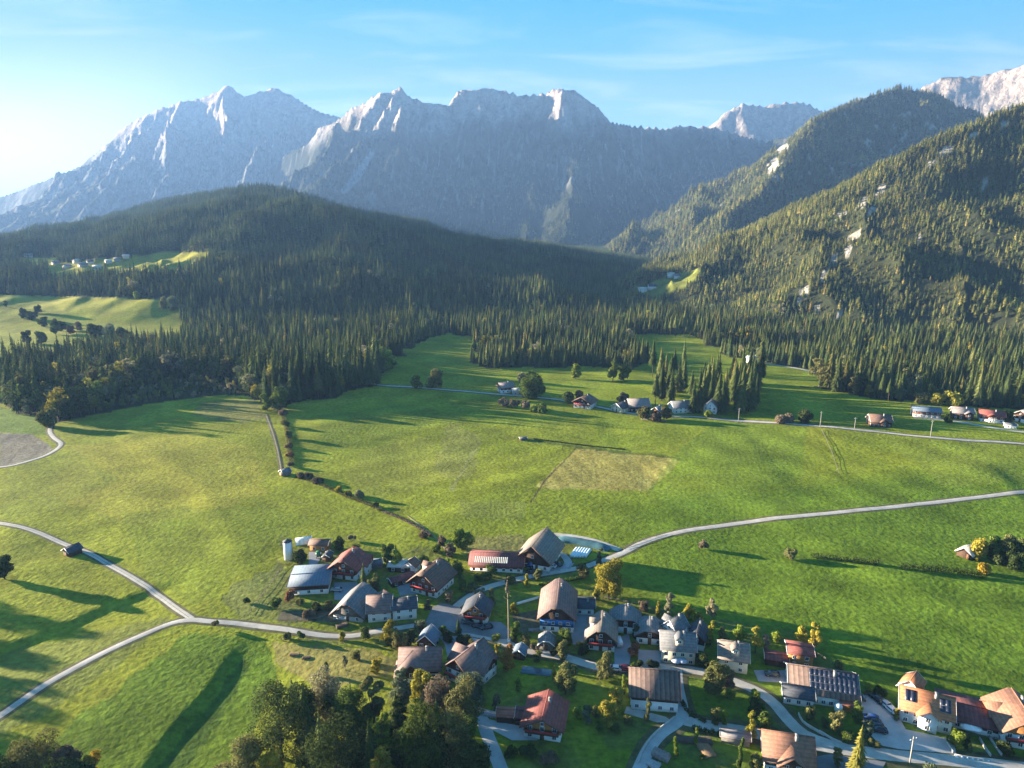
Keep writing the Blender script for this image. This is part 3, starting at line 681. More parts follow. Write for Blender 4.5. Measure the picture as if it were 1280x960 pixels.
x, y, z, ii, jj = pick_points(-1000, 900, 380, 1150, 5.6, 1, lambda i, j: (GL[i, j] <= 2))
hh = 15.5+7*pn(x/55, y/55, 300)+rs_.normal(0, 5, len(x)); hh = np.clip(hh, 6, 34)
hh *= np.where(x > -100, .86, 1.0)
hh *= 1+np.where(x > 250, .15, .42)*sstep(700, 520, y)
RM = (GL[ii, jj] == 2); hh = np.where(RM, hh*.62, hh)
# broadleaf trees mix in at the lower edges
edge = fbm(x/40, y/40, 3, 301)+rs_.uniform(-.32, .32, len(x))
pxx, pyy, _ = project(x, y, z)
leafy = (edge > .37) | (inpoly(pxx, pyy, [(170,470),(300,470),(330,500),(250,500),(60,532),(0,505),(60,500)]) & (rs_.uniform(0, 1, len(x)) < .75)) | (inpoly(pxx, pyy, [(870,470),(1060,486),(1140,500),(1200,500),(1200,515),(870,520)]) & (rs_.uniform(0, 1, len(x)) < .35))
bushy = inpoly(pxx, pyy, [(190,470),(290,475),(320,500),(240,500),(120,520),(150,495)])
hh = np.where(bushy, hh*.4, hh)
NEAR = np.stack([x, y, z, hh, leafy], 1)
# individuals: what shows largest, spruces and leafy trees alike
app = hh/np.hypot(x, y); vis = (pxx > -10) & (pxx < 1290)
px_i, py_i, _ = project(x, y, z)
# a front tree is one with no other tree standing between it and the camera at its foot
key = (np.round(px_i/7)).astype(int); order = np.argsort(np.hypot(x, y)); cnt = {}
score = np.full(len(x), 99)
for o_ in order:
    k_ = key[o_]; score[o_] = cnt.get(k_, 0); cnt[k_] = cnt.get(k_, 0)+1
cand = np.where(vis & (score <= 1))[0]; cand = cand[np.argsort(-app[cand])]
ind_c = [c for c in cand if not leafy[c] and not RM[c]][:215]; ind_l = [c for c in cand if leafy[c]][:40]
single = np.zeros(len(x), bool); single[ind_c] = True; single[ind_l] = True
m1 = ~single & ~leafy & ~RM; m3 = ~single & ~leafy & RM; m2 = ~single & leafy
scatter('forest', 'dark spruce forest covering the low hill and valley floor', PROTO['fine'], np.stack([x, y, z], 1)[m1], hh[m1])
scatter('pine_forest', 'sunlit pine and spruce forest on the lower right mountainside', PROTO['pine']+PROTO['fine'][:1], np.stack([x, y, z], 1)[m3], hh[m3])
scatter('broadleaf_wood', 'olive and yellow broadleaf trees mixed along the forest edges', PROTO['leafy'], np.stack([x, y, z], 1)[m2], hh[m2]*.62, (hh*.62)[m2]*1.0/(hh[m2]*.62))
x, y, z, ii, jj = pick_points(-2200, 400, 1150, 3300, 6.8, 2, lambda i, j: (GL[i, j] <= 1))
hh = np.clip(16+5*pn(x/70, y/70, 310)+np.random.RandomState(8).uniform(-5, 5, len(x)), 9, 32)
scatter('hill_forest', 'hazy spruce forest over the crest of the wooded hill', PROTO['cool'], np.stack([x, y, z], 1), hh)
x, y, z, ii, jj = pick_points(150, 1700, 1150, 2200, 6.6, 3, lambda i, j: (GL[i, j] == 2))
x2, y2, z2, _, _ = pick_points(-200, 900, 1150, 2400, 8.5, 4, lambda i, j: (GL[i, j] == 0))
x = np.concatenate([x, x2]); y = np.concatenate([y, y2]); z = np.concatenate([z, z2])
hh = np.clip(12+4*pn(x/60, y/60, 320)+np.random.RandomState(9).uniform(-4, 4, len(x)), 6, 20)
scatter('mountainside_forest', 'sunlit spruce forest on the steep mountainside', PROTO['pine'], np.stack([x, y, z], 1), hh)
x, y, z, ii, jj = pick_points(300, 2400, 1500, 3700, 12, 6, lambda i, j: (GL[i, j] == 3))
hh = np.clip(21+7*pn(x/90, y/90, 330)+np.random.RandomState(10).uniform(-5, 5, len(x)), 9, 32)
scatter('spur_forest', 'spruce forest on the second mountain spur up the valley', PROTO['pine'], np.stack([x, y, z], 1), hh, np.full(len(x), 1.35))
x, y, z, ii, jj = pick_points(-1900, 2000, 2200, 5200, 20, 7, lambda i, j: (GL[i, j] == 5))
hh = np.clip(22+8*pn(x/120, y/120, 340)+np.random.RandomState(11).uniform(-6, 6, len(x)), 9, 34)
scatter('rock_wall_forest', 'thin blue spruce forest climbing the rock wall', PROTO['mid'], np.stack([x, y, z], 1), hh, np.full(len(x), 1.5))
print('scattered', len(NEAR))
# ------------------------------------------------------------------ object helpers
def clean(name): return name
def obj(name, me, parent=None, loc=(0,0,0), rot=0.0, mats=()):
    o = bpy.data.objects.new(name, me); COL.objects.link(o)
    if me is not None:
        for m in mats: me.materials.append(m)
    o.location = loc; o.rotation_euler = (0, 0, rot)
    if parent is not None: o.parent = parent
    return o
def thing(name, label, cat, loc, rot=0.0, group=None):
    o = obj(name, None, None, loc, rot); o.empty_display_size = .5
    o['label'] = label; o['category'] = cat
    if group: o['group'] = group
    return o
def tag(o, label, cat, group=None):
    o['label'] = label; o['category'] = cat
    if group: o['group'] = group
    return o
class MB:
    def __init__(s): s.V = []; s.F = []
    def add(s, V, Fc):
        o = len(s.V); s.V += [tuple(v) for v in V]; s.F += [tuple(i+o for i in f) for f in Fc]; return s
    def box(s, x0, x1, y0, y1, z0, z1):
        return s.add([(x0,y0,z0),(x1,y0,z0),(x1,y1,z0),(x0,y1,z0),(x0,y0,z1),(x1,y0,z1),(x1,y1,z1),(x0,y1,z1)],
                     [(0,3,2,1),(4,5,6,7),(0,1,5,4),(1,2,6,5),(2,3,7,6),(3,0,4,7)])
    def shell(s, polys, th):
        """polygons (lists of points, counter-clockwise from above) thickened downwards"""
        key = {}; V = []
        def k(p):
            q = tuple(round(c, 4) for c in p)
            if q not in key: key[q] = len(V); V.append(q)
            return key[q]
        P = [[k(p) for p in poly] for poly in polys]; n = len(V)
        V2 = V+[(a, b, c-th) for a, b, c in V]; Fc = [tuple(p) for p in P]+[tuple(i+n for i in p[::-1]) for p in P]
        ed = {}
        for p in P:
            for a, b in zip(p, p[1:]+p[:1]): ed[(a, b)] = 1
        for (a, b) in ed:
            if (b, a) not in ed: Fc.append((a, a+n, b+n, b))
        return s.add(V2, Fc)
    def tube(s, pts, rad, n=6): return s.add(*tube(pts, rad, n))
    def build(s, name, m, parent=None, **kw):
        me = mesh_from(name, s.V, s.F, (m,)); return obj(name, me, parent, **kw)
# wall and roof materials
W_WHITE = mat('white_render', (0.72,0.70,0.66), .9, .10, .6)
W_CREAM = mat('cream_render', (0.62,0.56,0.42), .9, .10, .6)
W_GREY = mat('grey_render', (0.40,0.39,0.37), .9, .12, .6)
W_BLUE = mat('blue_boarding', (0.035,0.16,0.42), .7, .15, 1.0, wave=('X', 1.4, .25))
W_TIM = mat('dark_timber', (0.075,0.042,0.028), .8, .3, 2, wave=('X', 1.6, .35))
W_TIMR = mat('red_brown_timber', (0.20,0.075,0.045), .8, .25, 2, wave=('X', 1.6, .3))
W_TIMO = mat('orange_timber', (0.42,0.18,0.055), .75, .2, 2, wave=('X', 1.6, .3))
W_TIMG = mat('grey_weathered_timber', (0.17,0.15,0.13), .85, .3, 2, wave=('X', 1.6, .3))
def roofm(n, c, wave=('X', .42, .22), noise=.28): return mat(n, c, .75, noise, .9, .02, .3, wave=wave)
R_RED = roofm('red_tiles', (0.25,0.075,0.060)); R_DRED = roofm('dark_red_sheet_roof', (0.17,0.060,0.055), ('Y', .28, .25))
R_BROWN = roofm('brown_tiles', (0.17,0.10,0.075)); R_PINK = roofm('pinkish_brown_tiles', (0.20,0.13,0.115)); R_BEIGE = roofm('weathered_beige_shingles', (0.22,0.18,0.15), ('X', .4, .2))
R_GREY = roofm('grey_shingles', (0.17,0.17,0.175)); R_DARK = roofm('dark_slate', (0.065,0.070,0.085)); R_BLUE = roofm('blue_grey_sheet_roof', (0.13,0.17,0.22), ('Y', .3, .15), .15)
R_ORANGE = roofm('orange_tiles', (0.42,0.17,0.08)); R_TERRA = roofm('terracotta_tiles', (0.35,0.13,0.085)); R_SEAM = roofm('brown_ribbed_roof', (0.165,0.11,0.09), ('Y', .24, .5))
R_PALE = roofm('pale_sheet_roof', (0.50,0.47,0.42), ('Y', .3, .12), .12); R_OBR = roofm('orange_brown_tiles', (0.28,0.14,0.09)); R_STONE = roofm('grey_pink_tiles', (0.25,0.21,0.20))
TRIM = mat('white_trim', (0.78,0.77,0.74), .6); TRIMB = mat('brown_trim', (0.12,0.07,0.045), .7); GLASS = mat('window_glass', (0.03,0.04,0.055), .12, spec=.6)
DOOR = mat('brown_door', (0.14,0.07,0.035), .6, .2, 3); DARKGAP = mat('dark_opening', (0.02,0.018,0.016), .95); SOLAR = mat('solar_glass', (0.022,0.026,0.045), .3, spec=.5)
SOLARG = mat('solar_frame', (0.22,0.22,0.24), .5); CHIM = mat('chimney_render', (0.36,0.33,0.30), .9, .15, 2); METAL = mat('grey_metal', (0.35,0.36,0.38), .45, metal=.6)
FLOWER = mat('window_flowers', (0.45,0.04,0.05), .9, .4, 6)
_win_cache = {}
def window(parent, p, w, h, face, shutter=None, frame=TRIM):
    """face: 0 -y, 1 +x, 2 +y, 3 -x ; p: centre of the opening on the wall plane"""
    key = (round(w, 2), round(h, 2), frame.name)
    if key not in _win_cache:
        f = MB(); t = .11; d = .09
        f.box(-w/2-t, w/2+t, -d, .0, h/2, h/2+t).box(-w/2-t, w/2+t, -d-.05, .0, -h/2-t, -h/2).box(-w/2-t, -w/2, -d, 0, -h/2, h/2).box(w/2, w/2+t, -d, 0, -h/2, h/2).box(-.035, .035, -.07, 0, -h/2, h/2)
        g = MB(); g.box(-w/2, -.035, -.045, -.005, -h/2, h/2).box(.035, w/2, -.045, -.005, -h/2, h/2)
        _win_cache[key] = (mesh_from('window', f.V, f.F, (frame,)), mesh_from('pane', g.V, g.F, (GLASS,)))
    a, b = _win_cache[key]
    o = obj('window', a, parent, p, (0, pi/2, pi, -pi/2)[face]); obj('pane', b, o)
    return o
def place(fx, fy, dep):
    g = at(fx, fy); r = math.hypot(g.x, g.y); k = (r+dep)/r
    return Vector((g.x*k, g.y*k, 0))
def house(name, label, cat, fx, fy, w, l, he, pitch, rot, roof, lower, upper=None, ov=.9, hip=0.0, up_h=None, floors=2, win=True, chim=1, balcony=False,
          group=None, dormer=None, cross=None, solar=None, door=True, cents=None, openfront=False, th=.28, plinth=1.5, wside=2.7, pos=None, skylight=None, bark_trim=True):
    """ridge along local y; local -y is the gable end turned towards the camera"""
    az = math.degrees(math.atan((640-fx)/850.0)); rot = rot+az*(.5 if abs(rot) > 60 else .9)
    if pos is None: he *= .86; l *= .94; up_h = None if up_h is None else up_h*.88
    ra = radians(rot); dep = abs(l/2*cos(ra))+abs(w/2*sin(ra))
    c = place(fx, fy, dep) if pos is None else Vector(pos)
    cs = [(c.x+sx*w/2*cos(ra)-sy*l/2*sin(ra), c.y+sx*w/2*sin(ra)+sy*l/2*cos(ra)) for sx in (-1,1) for sy in (-1,1)]
    z = float(np.mean(gz([q[0] for q in cs], [q[1] for q in cs])))
    H = thing(name, label, cat, (c.x, c.y, z), ra, group)
    tp = math.tan(radians(pitch)); rz = he+w/2*tp
    hz = rz-hip*w/2*tp; xh = hip*w/2            # half-hip: the gable is cut off at hz
    uh = up_h if up_h is not None else (he if upper is None else he*.5)
    if upper is None: uh = he
    # lower walls (with the gable when there is no boarded storey)
    b = MB(); ap = [(-w/2, he)]+([(-xh, hz), (xh, hz)] if hip else [(0, rz)])+[(w/2, he)]
    def gable(b, x, y0, y1, z0, zt, prof_):
        fr = [(-x, z0), (x, z0)]+[(p[0]*x/(w/2), p[1]) for p in prof_[::-1]]; n = len(fr)
        V = [(p[0], y0, p[1]) for p in fr]+[(p[0], y1, p[1]) for p in fr]
        Fc = [tuple(range(n))]+[tuple(range(2*n-1, n-1, -1))]+[(i, i+n, (i+1) % n+n, (i+1) % n) for i in range(n)]
        b.add(V, Fc)
    if upper is None: gable(b, w/2, -l/2, l/2, -plinth, he, ap); b.build('wall', lower, H)
    else:
        b.box(-w/2, w/2, -l/2, l/2, -plinth, uh); b.build('wall', lower, H)
        b = MB(); gable(b, w/2+.07, -l/2-.07, l/2+.07, uh-.15, he, ap); b.build('upper_wall', upper, H)
    # roof
    X = w/2+ov; ez = he-ov*tp; Y = l/2+ov; up = .05+th; hd = hip*w/2*.9
    e = lambda x, y, zz: (x, y, zz+up)
    if hip:
        L_ = [e(-X,-Y,ez), e(-xh,-Y,hz), e(0,-Y+hd,rz), e(0,Y-hd,rz), e(-xh,Y,hz), e(-X,Y,ez)]; L_ = L_
        R_ = [e(X,-Y,ez), e(X,Y,ez), e(xh,Y,hz), e(0,Y-hd,rz), e(0,-Y+hd,rz), e(xh,-Y,hz)]
        polys = [L_, R_, [e(-xh,-Y,hz), e(xh,-Y,hz), e(0,-Y+hd,rz)], [e(xh,Y,hz), e(-xh,Y,hz), e(0,Y-hd,rz)]]
    else: polys = [[e(-X,-Y,ez), e(0,-Y,rz), e(0,Y,rz), e(-X,Y,ez)][::1], [e(0,-Y,rz), e(X,-Y,ez), e(X,Y,ez), e(0,Y,rz)]]
    if not hip: polys[0] = [e(-X,-Y,ez), e(0,-Y,rz), e(0,Y,rz), e(-X,Y,ez)]
    b = MB(); b.shell(polys, th); R = b.build('roof', roof, H)
    if bark_trim:
        t = .10
        for y in (-Y-.06, Y-.0):
            b = MB(); zt = up+.03
            if hip: seq = [(-X, ez), (-xh, hz), (xh, hz), (X, ez)]
            else: seq = [(-X, ez), (0, rz), (X, ez)]
            for (xa, za), (xb, zb) in zip(seq[:-1], seq[1:]):
                b.add([(xa,y,za+zt-th-.05),(xb,y,zb+zt-th-.05),(xb,y,zb+zt),(xa,y,za+zt),(xa,y+.06,za+zt-th-.05),(xb,y+.06,zb+zt-th-.05),(xb,y+.06,zb+zt),(xa,y+.06,za+zt)],
                      [(0,1,2,3),(7,6,5,4),(0,4,5,1),(3,2,6,7),(0,3,7,4),(1,5,6,2)])
            b.build('verge_board', TRIMB if upper is not None else TRIM, R)
        rb = MB(); rb.tube([(0,-Y+hd,rz+up+.02),(0,Y-hd,rz+up+.02)], [.13,.13], 6); rb.build('ridge_cap', roof, R)
    for i in range(chim):
        y = (.18 if i == 0 else -.25)*l; x = w*.10
        b = MB(); zt = rz+.9; b.box(x-.35, x+.35, y-.35, y+.35, rz-x*tp-.6, zt); ch = b.build('chimney', CHIM, R)
        b = MB(); b.box(x-.45, x+.45, y-.45, y+.45, zt+.01, zt+.13); b.build('chimney_cap', mat('chimney_cap', (.2,.19,.18)), R)
    off = .07 if upper is not None else 0.0
    def wz(i): return 1.15+i*2.25
    if win:
        for f in range(floors):
            zc = wz(f)
            if zc+.7 > he and f > 0:
                pass
            o_ = off if zc > uh-.2 else 0.0; fr = TRIM
            nx = max(1, int(w/wside)); ny = max(1, int(l/wside))
            if zc+.5 < he or f == 0:
                for k in range(ny):
                    y = (k+.5)/ny*l-l/2
                    window(H, (w/2+o_, y, zc), .95, 1.05, 1, frame=fr); window(H, (-w/2-o_, y, zc), .95, 1.15, 3, frame=fr)
            lim = w/2 if zc+.5 < he else w/2*(1-(zc+.6-he)/max(rz-he, .1))
            for k in range(nx):
                x = (k+.5)/nx*w-w/2
                if abs(x)+.6 > lim: continue
                if f == 0 and door and k == nx//2: continue
                window(H, (x, -l/2-o_, zc), .95, 1.15, 0, frame=fr); window(H, (x, l/2+o_, zc), .95, 1.15, 2, frame=fr)
        if upper is not None or rz-he > 2.6:
            zc = he+min(1.0, (hz-he)*.35)
            if zc+.6 < hz: window(H, (0, -l/2-off, zc), .8, .9, 0)
    if door:
        nx = max(1, int(w/wside)); x = ((nx//2)+.5)/nx*w-w/2
        b = MB(); b.box(x-.55, x+.55, -l/2-.08-(off if uh < 1.5 else 0), -l/2-.01, .02, 2.15); d = b.build('door', DOOR, H)
        b = MB(); b.box(x+.35, x+.42, -l/2-.16-(off if uh < 1.5 else 0), -l/2-.08-(off if uh < 1.5 else 0), 1.0, 1.12); b.build('handle', METAL, d)
    if balcony:
        zb = min(2.5, he-1.2); bw = w/2*.92; y0 = -l/2-off
        b = MB(); b.box(-bw, bw, y0-1.15, y0-.01, zb-.16, zb); B = b.build('balcony', W_TIM, H)
        b = MB(); b.box(-bw, bw, y0-1.2, y0-1.1, zb+.12, zb+.85).box(-bw-.05, bw+.05, y0-1.24, y0-1.06, zb+.88, zb+.98)
        b.box(-bw, -bw+.08, y0-1.1, y0-.02, zb+.12, zb+.85).box(bw-.08, bw, y0-1.1, y0-.02, zb+.12, zb+.85); b.build('railing', W_TIMR, B)
        b = MB(); b.box(-bw*.9, bw*.9, y0-1.42, y0-1.25, zb+.72, zb+1.02); b.build('flower_box', FLOWER, B)
    if dormer:
        for (dy, side, dw) in dormer:       # small gabled dormer in one slope (side +1 is +x)
            zx = w*.27; zb = rz-zx*tp; d = MB(); dh = 1.3
            pr = [(dy-dw/2, zb-.6), (dy+dw/2, zb-.6), (dy+dw/2, zb+dh), (dy, zb+dh+dw*.45), (dy-dw/2, zb+dh)]
            xo, xi = side*(zx+1.3), side*.3
            V = [(xo, a, c_) for a, c_ in pr]+[(xi, a, c_) for a, c_ in pr]; n = 5
            d.add(V, [tuple(range(n)) if side > 0 else tuple(range(n))[::-1], tuple(range(n, 2*n))[::-1] if side > 0 else tuple(range(n, 2*n))]+[((i, i+n, (i+1) % n+n, (i+1) % n) if side > 0 else ((i+1) % n, (i+1) % n+n, i+n, i)) for i in range(n)])
            D = d.build('dormer', lower if upper is None else TRIM, H)
            rf = MB(); q = dw/2+.35; zt = zb+dh+dw*.45; zl = zt-q*.9; xo2 = side*(zx+1.65)
            a_ = [(xo2, dy-q, zl+.22), (xo2, dy, zt+.22), (xi, dy, zt+.22), (xi, dy-q, zl+.22)]; b_ = [(xo2, dy, zt+.22), (xo2, dy+q, zl+.22), (xi, dy+q, zl+.22), (xi, dy, zt+.22)]
            if side < 0: a_ = a_[::-1]; b_ = b_[::-1]
            rf.shell([a_, b_], .15); rf.build('dormer_roof', roof, D)
            window(D, (xo+side*.0, dy, zb+.75), dw*.42, .8, 1 if side > 0 else 3)
    if cross:                                # cross wing: (centre along the ridge, width, reach beyond the wall, side)
        for (cy, cw, reach, side) in cross:
            zr = min(rz-.12, he+cw/2*tp); xo = side*(w/2+reach)
            q = MB(); pr = [(cy-cw/2, -plinth), (cy+cw/2, -plinth), (cy+cw/2, he-.02), (cy, he-.02+cw/2*tp if he+cw/2*tp < rz else rz-.15), (cy-cw/2, he-.02)]
            V = [(xo, a, c_) for a, c_ in pr]+[(side*.2, a, c_) for a, c_ in pr]; n = 5
            q.add(V, [tuple(range(n)) if side > 0 else tuple(range(n))[::-1], tuple(range(n, 2*n))[::-1] if side > 0 else tuple(range(n, 2*n))]+[((i, i+n, (i+1) % n+n, (i+1) % n) if side > 0 else ((i+1) % n, (i+1) % n+n, i+n, i)) for i in range(n)])
            Wg = q.build('wing', lower, H)
            zt = pr[3][1]+up; s_ = (zt-up-he)/(cw/2); qq = cw/2+ov; xo2 = xo+side*ov; zl = zt-qq*s_
            a_ = [(xo2, cy-qq, zl), (xo2, cy, zt), (side*.1, cy, zt), (side*.1, cy-qq, zl)]; b_ = [(xo2, cy, zt), (xo2, cy+qq, zl), (side*.1, cy+qq, zl), (side*.1, cy, zt)]
            if side < 0: a_ = a_[::-1]; b_ = b_[::-1]
            rf = MB(); rf.shell([a_, b_], th-.05); rf.build('wing_roof', roof, Wg)
            nw = max(1, int(cw/2.4))
            for f in range(floors):
                if wz(f)+.6 > he+.8: continue
                for k in range(nw): window(Wg, (xo, cy-cw/2+(k+.5)*cw/nw, wz(f)), .95, 1.15, 1 if side > 0 else 3)
            if upper is not None:
                g = MB(); xa = xo+side*.06
                V = [(xo+side*.002, cy-cw/2, he-1.6), (xo+side*.002, cy+cw/2, he-1.6), (xo+side*.002, cy+cw/2, he-.05), (xo+side*.002, cy, pr[3][1]-.05), (xo+side*.002, cy-cw/2, he-.05)]
                V += [(xa, v[1], v[2]) for v in V]
                g.add(V, [tuple(range(5))[::-side], tuple(range(5, 10))[::side]]+[((i, i+5, (i+1) % 5+5, (i+1) % 5)[::-side]) for i in range(5)]); g.build('gable_boarding', upper, Wg)
    if solar:
        for (y0, y1, a, b0, side) in solar:   # along ridge from y0 to y1, down the slope from a to b0 (fractions)
            sl = math.atan(tp); g = MB(); gg = MB(); ny = max(1, int((y1-y0)/1.15)); xa, xb = side*a*w/2, side*b0*w/2; nr = max(1, int(abs(xb-xa)/cos(sl)/1.7))
            for i in range(ny):
                for j in range(nr):
                    ya = y0+(y1-y0)*i/ny+.04; yb = y0+(y1-y0)*(i+1)/ny-.04; x1 = xa+(xb-xa)*j/nr+side*.04; x2 = xa+(xb-xa)*(j+1)/nr-side*.04
                    zf = lambda xx: rz-abs(xx)*tp+up+.10
                    a_ = [(x1, ya, zf(x1)), (x2, ya, zf(x2)), (x2, yb, zf(x2)), (x1, yb, zf(x1))]
                    g.shell([a_ if side > 0 else a_[::-1]], .05)
            a_ = [(xa, y0, rz-abs(xa)*tp+up+.06), (xb, y0, rz-abs(xb)*tp+up+.06), (xb, y1, rz-abs(xb)*tp+up+.06), (xa, y1, rz-abs(xa)*tp+up+.06)]
            gg.shell([a_ if side > 0 else a_[::-1]], .04); S = gg.build('solar_array', SOLARG, R); g.build('solar_cells', SOLAR, S)
    if skylight:
        y0, y1, a, b0, side, ncol, nrow = skylight; g = MB()
        for i in range(ncol):
            for j in range(nrow):
                ya = y0+(y1-y0)*(i+.15)/ncol; yb = y0+(y1-y0)*(i+.8)/ncol; x1 = side*w/2*(a+(b0-a)*(j+.1)/nrow); x2 = side*w/2*(a+(b0-a)*(j+.85)/nrow)
                zf = lambda xx: rz-abs(xx)*tp+up+.05
                a_ = [(x1, ya, zf(x1)), (x2, ya, zf(x2)), (x2, yb, zf(x2)), (x1, yb, zf(x1))]; g.shell([a_ if side > 0 else a_[::-1]], .06)
        g.build('skylights', mat('skylight_sheet', (.55,.55,.5), .4), R)
    return H
# ------------------------------------------------------------------ draped sheets: roads, yards
def dense_line(pts, step=2.0):
    P = [at(*p) for p in pts]; out = []
    for i in range(len(P)-1):                     # Catmull-Rom through the points
        p0 = P[max(i-1, 0)]; p1 = P[i]; p2 = P[i+1]; p3 = P[min(i+2, len(P)-1)]
        n = max(2, int((p2-p1).length/step))
        for k in range(n):
            t = k/n; out.append(0.5*((2*p1)+(p2-p0)*t+(2*p0-5*p1+4*p2-p3)*t*t+(3*p1-p0-3*p2+p3)*t**3))
    out.append(P[-1]); return out
def ribbon(name, label, pts, width, m, lift=.06, kerb=None, parent=None, edge=0.12, cols=4):
    L_ = dense_line(pts); V = []; Fc = []; rn = random.Random(len(pts)*7+int(pts[0][0]))
    wn = 0.0
    for i, p in enumerate(L_):
        d = (L_[min(i+1, len(L_)-1)]-L_[max(i-1, 0)]); d.z = 0; d.normalize(); s = Vector((d.y, -d.x, 0))
        wn = wn*.7+rn.uniform(-edge, edge)
        for k in range(cols+1):
            u = (k/cols-.5)*(width+ (wn if k in (0, cols) else 0)); q = p+s*u; V.append((q.x, q.y, q.z))
    V = np.array(V); V[:, 2] = gz(V[:, 0], V[:, 1])
    V = V.reshape(-1, cols+1, 3)
    V[:, :, 2] = V[:, :, 2]+lift+.10; V[:, 0, 2] -= .14; V[:, cols, 2] -= .14
    n = len(V); V = V.reshape(-1, 3)
    for i in range(n-1):
        for k in range(cols):
            a = i*(cols+1)+k; Fc.append((a, a+1, a+cols+2, a+cols+1))
    Fc = np.array(Fc)
    o = obj(name, mesh_from(name, V, Fc[:, ::1], (m,), smooth=True), parent)
    o['kind'] = 'structure'; o['label'] = label
    return o
VERGE = None
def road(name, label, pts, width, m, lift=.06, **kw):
    ribbon('verge', 'rough grass verge with painted ditch shade beside the '+label, pts, width+1.9, mat('verge', (.085,.080,.035), 1, .5, .35), lift-.045, edge=.45)  # grass and dirt verge, its colour darkened to stand for ditch shadow
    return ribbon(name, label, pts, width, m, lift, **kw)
def patch(name, label, poly, m, lift=.10, kind='structure', step=2.0):
    """a yard or lawn draped over the ground inside an outline"""
    P = [at(*p) for p in poly]; xs = [p.x for p in P]; ys = [p.y for p in P]
    bm = bmesh.new(); vs = [bm.verts.new((p.x, p.y, 0)) for p in P]; bm.faces.new(vs)
    for ax, lo, hi in ((0, min(xs), max(xs)), (1, min(ys), max(ys))):
        n = int((hi-lo)/step)
        for i in range(1, n+1):
            co = [0, 0, 0]; co[ax] = lo+(hi-lo)*i/(n+1); no = [0, 0, 0]; no[ax] = 1
            bmesh.ops.bisect_plane(bm, geom=bm.verts[:]+bm.edges[:]+bm.faces[:], plane_co=co, plane_no=no)
    bmesh.ops.recalc_face_normals(bm, faces=bm.faces)
    X = np.array([v.co.x for v in bm.verts]); Y = np.array([v.co.y for v in bm.verts]); Z = gz(X, Y)
    for v, z in zip(bm.verts, Z): v.co.z = z+lift
    me = bpy.data.meshes.new(name); bm.to_mesh(me); bm.free(); me.materials.append(m)
    o = obj(name, me); o['kind'] = kind; o['label'] = label
    if me.polygons and me.polygons[0].normal.z < 0: me.flip_normals()
    return o
# ------------------------------------------------------------------ trees of their own
TREE_CACHE = {}
def leafy_tree(label, bx, by, hpx, wpx, colour, shape='round', cat='tree', name='tree', group=None, pos=None, hm=None, wm=None, dense=1.0, bare=False):
    if pos is None: g = at(bx, by); t = g.y/(F*cP+(480-by)*sP)
    else: g = Vector((pos[0], pos[1], float(gz(pos[0], pos[1])))); t = 1
    Hh = hm or hpx*t/cos(math.atan2(HC, math.hypot(g.x, g.y))); Wd = wm or wpx*t*1.12
    rn = random.Random(int(bx*13+by*7)); seed = rn.randint(0, 9999)
    dist = g.length; leaf = max(.28, min(.8, dist*.0015))*(.9 if Hh > 4 else .6)
    R = Wd/2; z0 = Hh*(.05 if shape in ('round', 'tall') else .02); Hc = Hh-z0
    area = 4*pi*R*max(R, Hc*.5)
    n = int(min(12000, max(220, dense*1.7*area/(leaf*leaf*.55))))
    lob = {'round': 16, 'tall': 15, 'column': 7, 'bush': 6}[shape]
    q, Fq, cs = leaf_crown(seed, R, Hc, n, leaf, lob, shape, z0)
    T = thing(name, label, cat, tuple(g), 0, group)
    cn = 'crown' if cat == 'tree' else 'foliage'
    obj(cn, mesh_from(cn, q, Fq, (LEAF[colour],)), T)
    v, f = limb_mesh(Hh*.9, R, cs, seed, .022 if cat == 'tree' else .012)
    obj('trunk' if cat == 'tree' else 'stem', mesh_from('trunk', v, f, (bark_pale if colour in ('pale', 'brown') else bark,)), T)
    return T
SP_SRC = {}
def spruce(label, pos=None, H_=25, wd=.2, seed=0, mat_='n', group=None, bx=None, by=None, hpx=None, name='spruce', base=.08, cat='tree'):
    if pos is None:
        g = at(bx, by); t = g.y/(F*cP+(480-by)*sP); H_ = hpx*t/cos(math.atan2(HC, math.hypot(g.x, g.y))); pos = tuple(g)
    seed = int(seed); key = (seed % 6, round(base, 2), mat_)
    if key not in SP_SRC:
        m = {'n': needles, 'c': needles_cool, 'l': larch, 'y': LEAF['yellow']}[mat_]
        v1, f1 = conifer_trunk(base); v2, f2 = conifer_crown(700+seed % 6, 26, 13, .19, base, .9)
        SP_SRC[key] = (mesh_from('trunk', v1, f1, (bark,)), mesh_from('crown', v2, f2, (m,)))
    a, b = SP_SRC[key]
    T = thing(name, label, cat, tuple(pos), (seed*1.7) % 6.28, group)
    s = (H_*wd/.19, H_*wd/.19, H_)
    for nm, me in (('trunk', a), ('crown', b)):
        o = obj(nm, me, T); o.scale = s
    return T
# ------------------------------------------------------------------ roads and yards
ASPH = mat('asphalt', (0.17,0.17,0.18), .9, .3, .15); GRAV = mat('pale_road', (0.40,0.37,0.33), .95, .26, .22); DIRT = mat('gravel_track', (0.40,0.37,0.33), .95, .2, .5)
YARD = mat('yard_paving', (0.26,0.26,0.28), .9, .18, .2); PAVE = mat('concrete_yard', (0.38,0.37,0.36), .9, .15, .3); GREENTRK = mat('grassy_middle', (0.12,0.15,0.04), 1, .3, .5)
EARTH = mat('bare_earth', (0.14,0.11,0.075), 1, .35, .4); GARDEN = mat('kitchen_garden_soil', (0.10,0.085,0.05), 1, .5, .5)
road('road', 'pale lane running from the lower left corner to the village', [(-110,968),(-50,925),(0,895),(60,854),(120,821),(180,793),(215,779),(240,775),(262,777),(300,780),(350,786),(400,794),(440,795),(468,790),(500,785),(531,781),(562,784)], 3.7, GRAV)
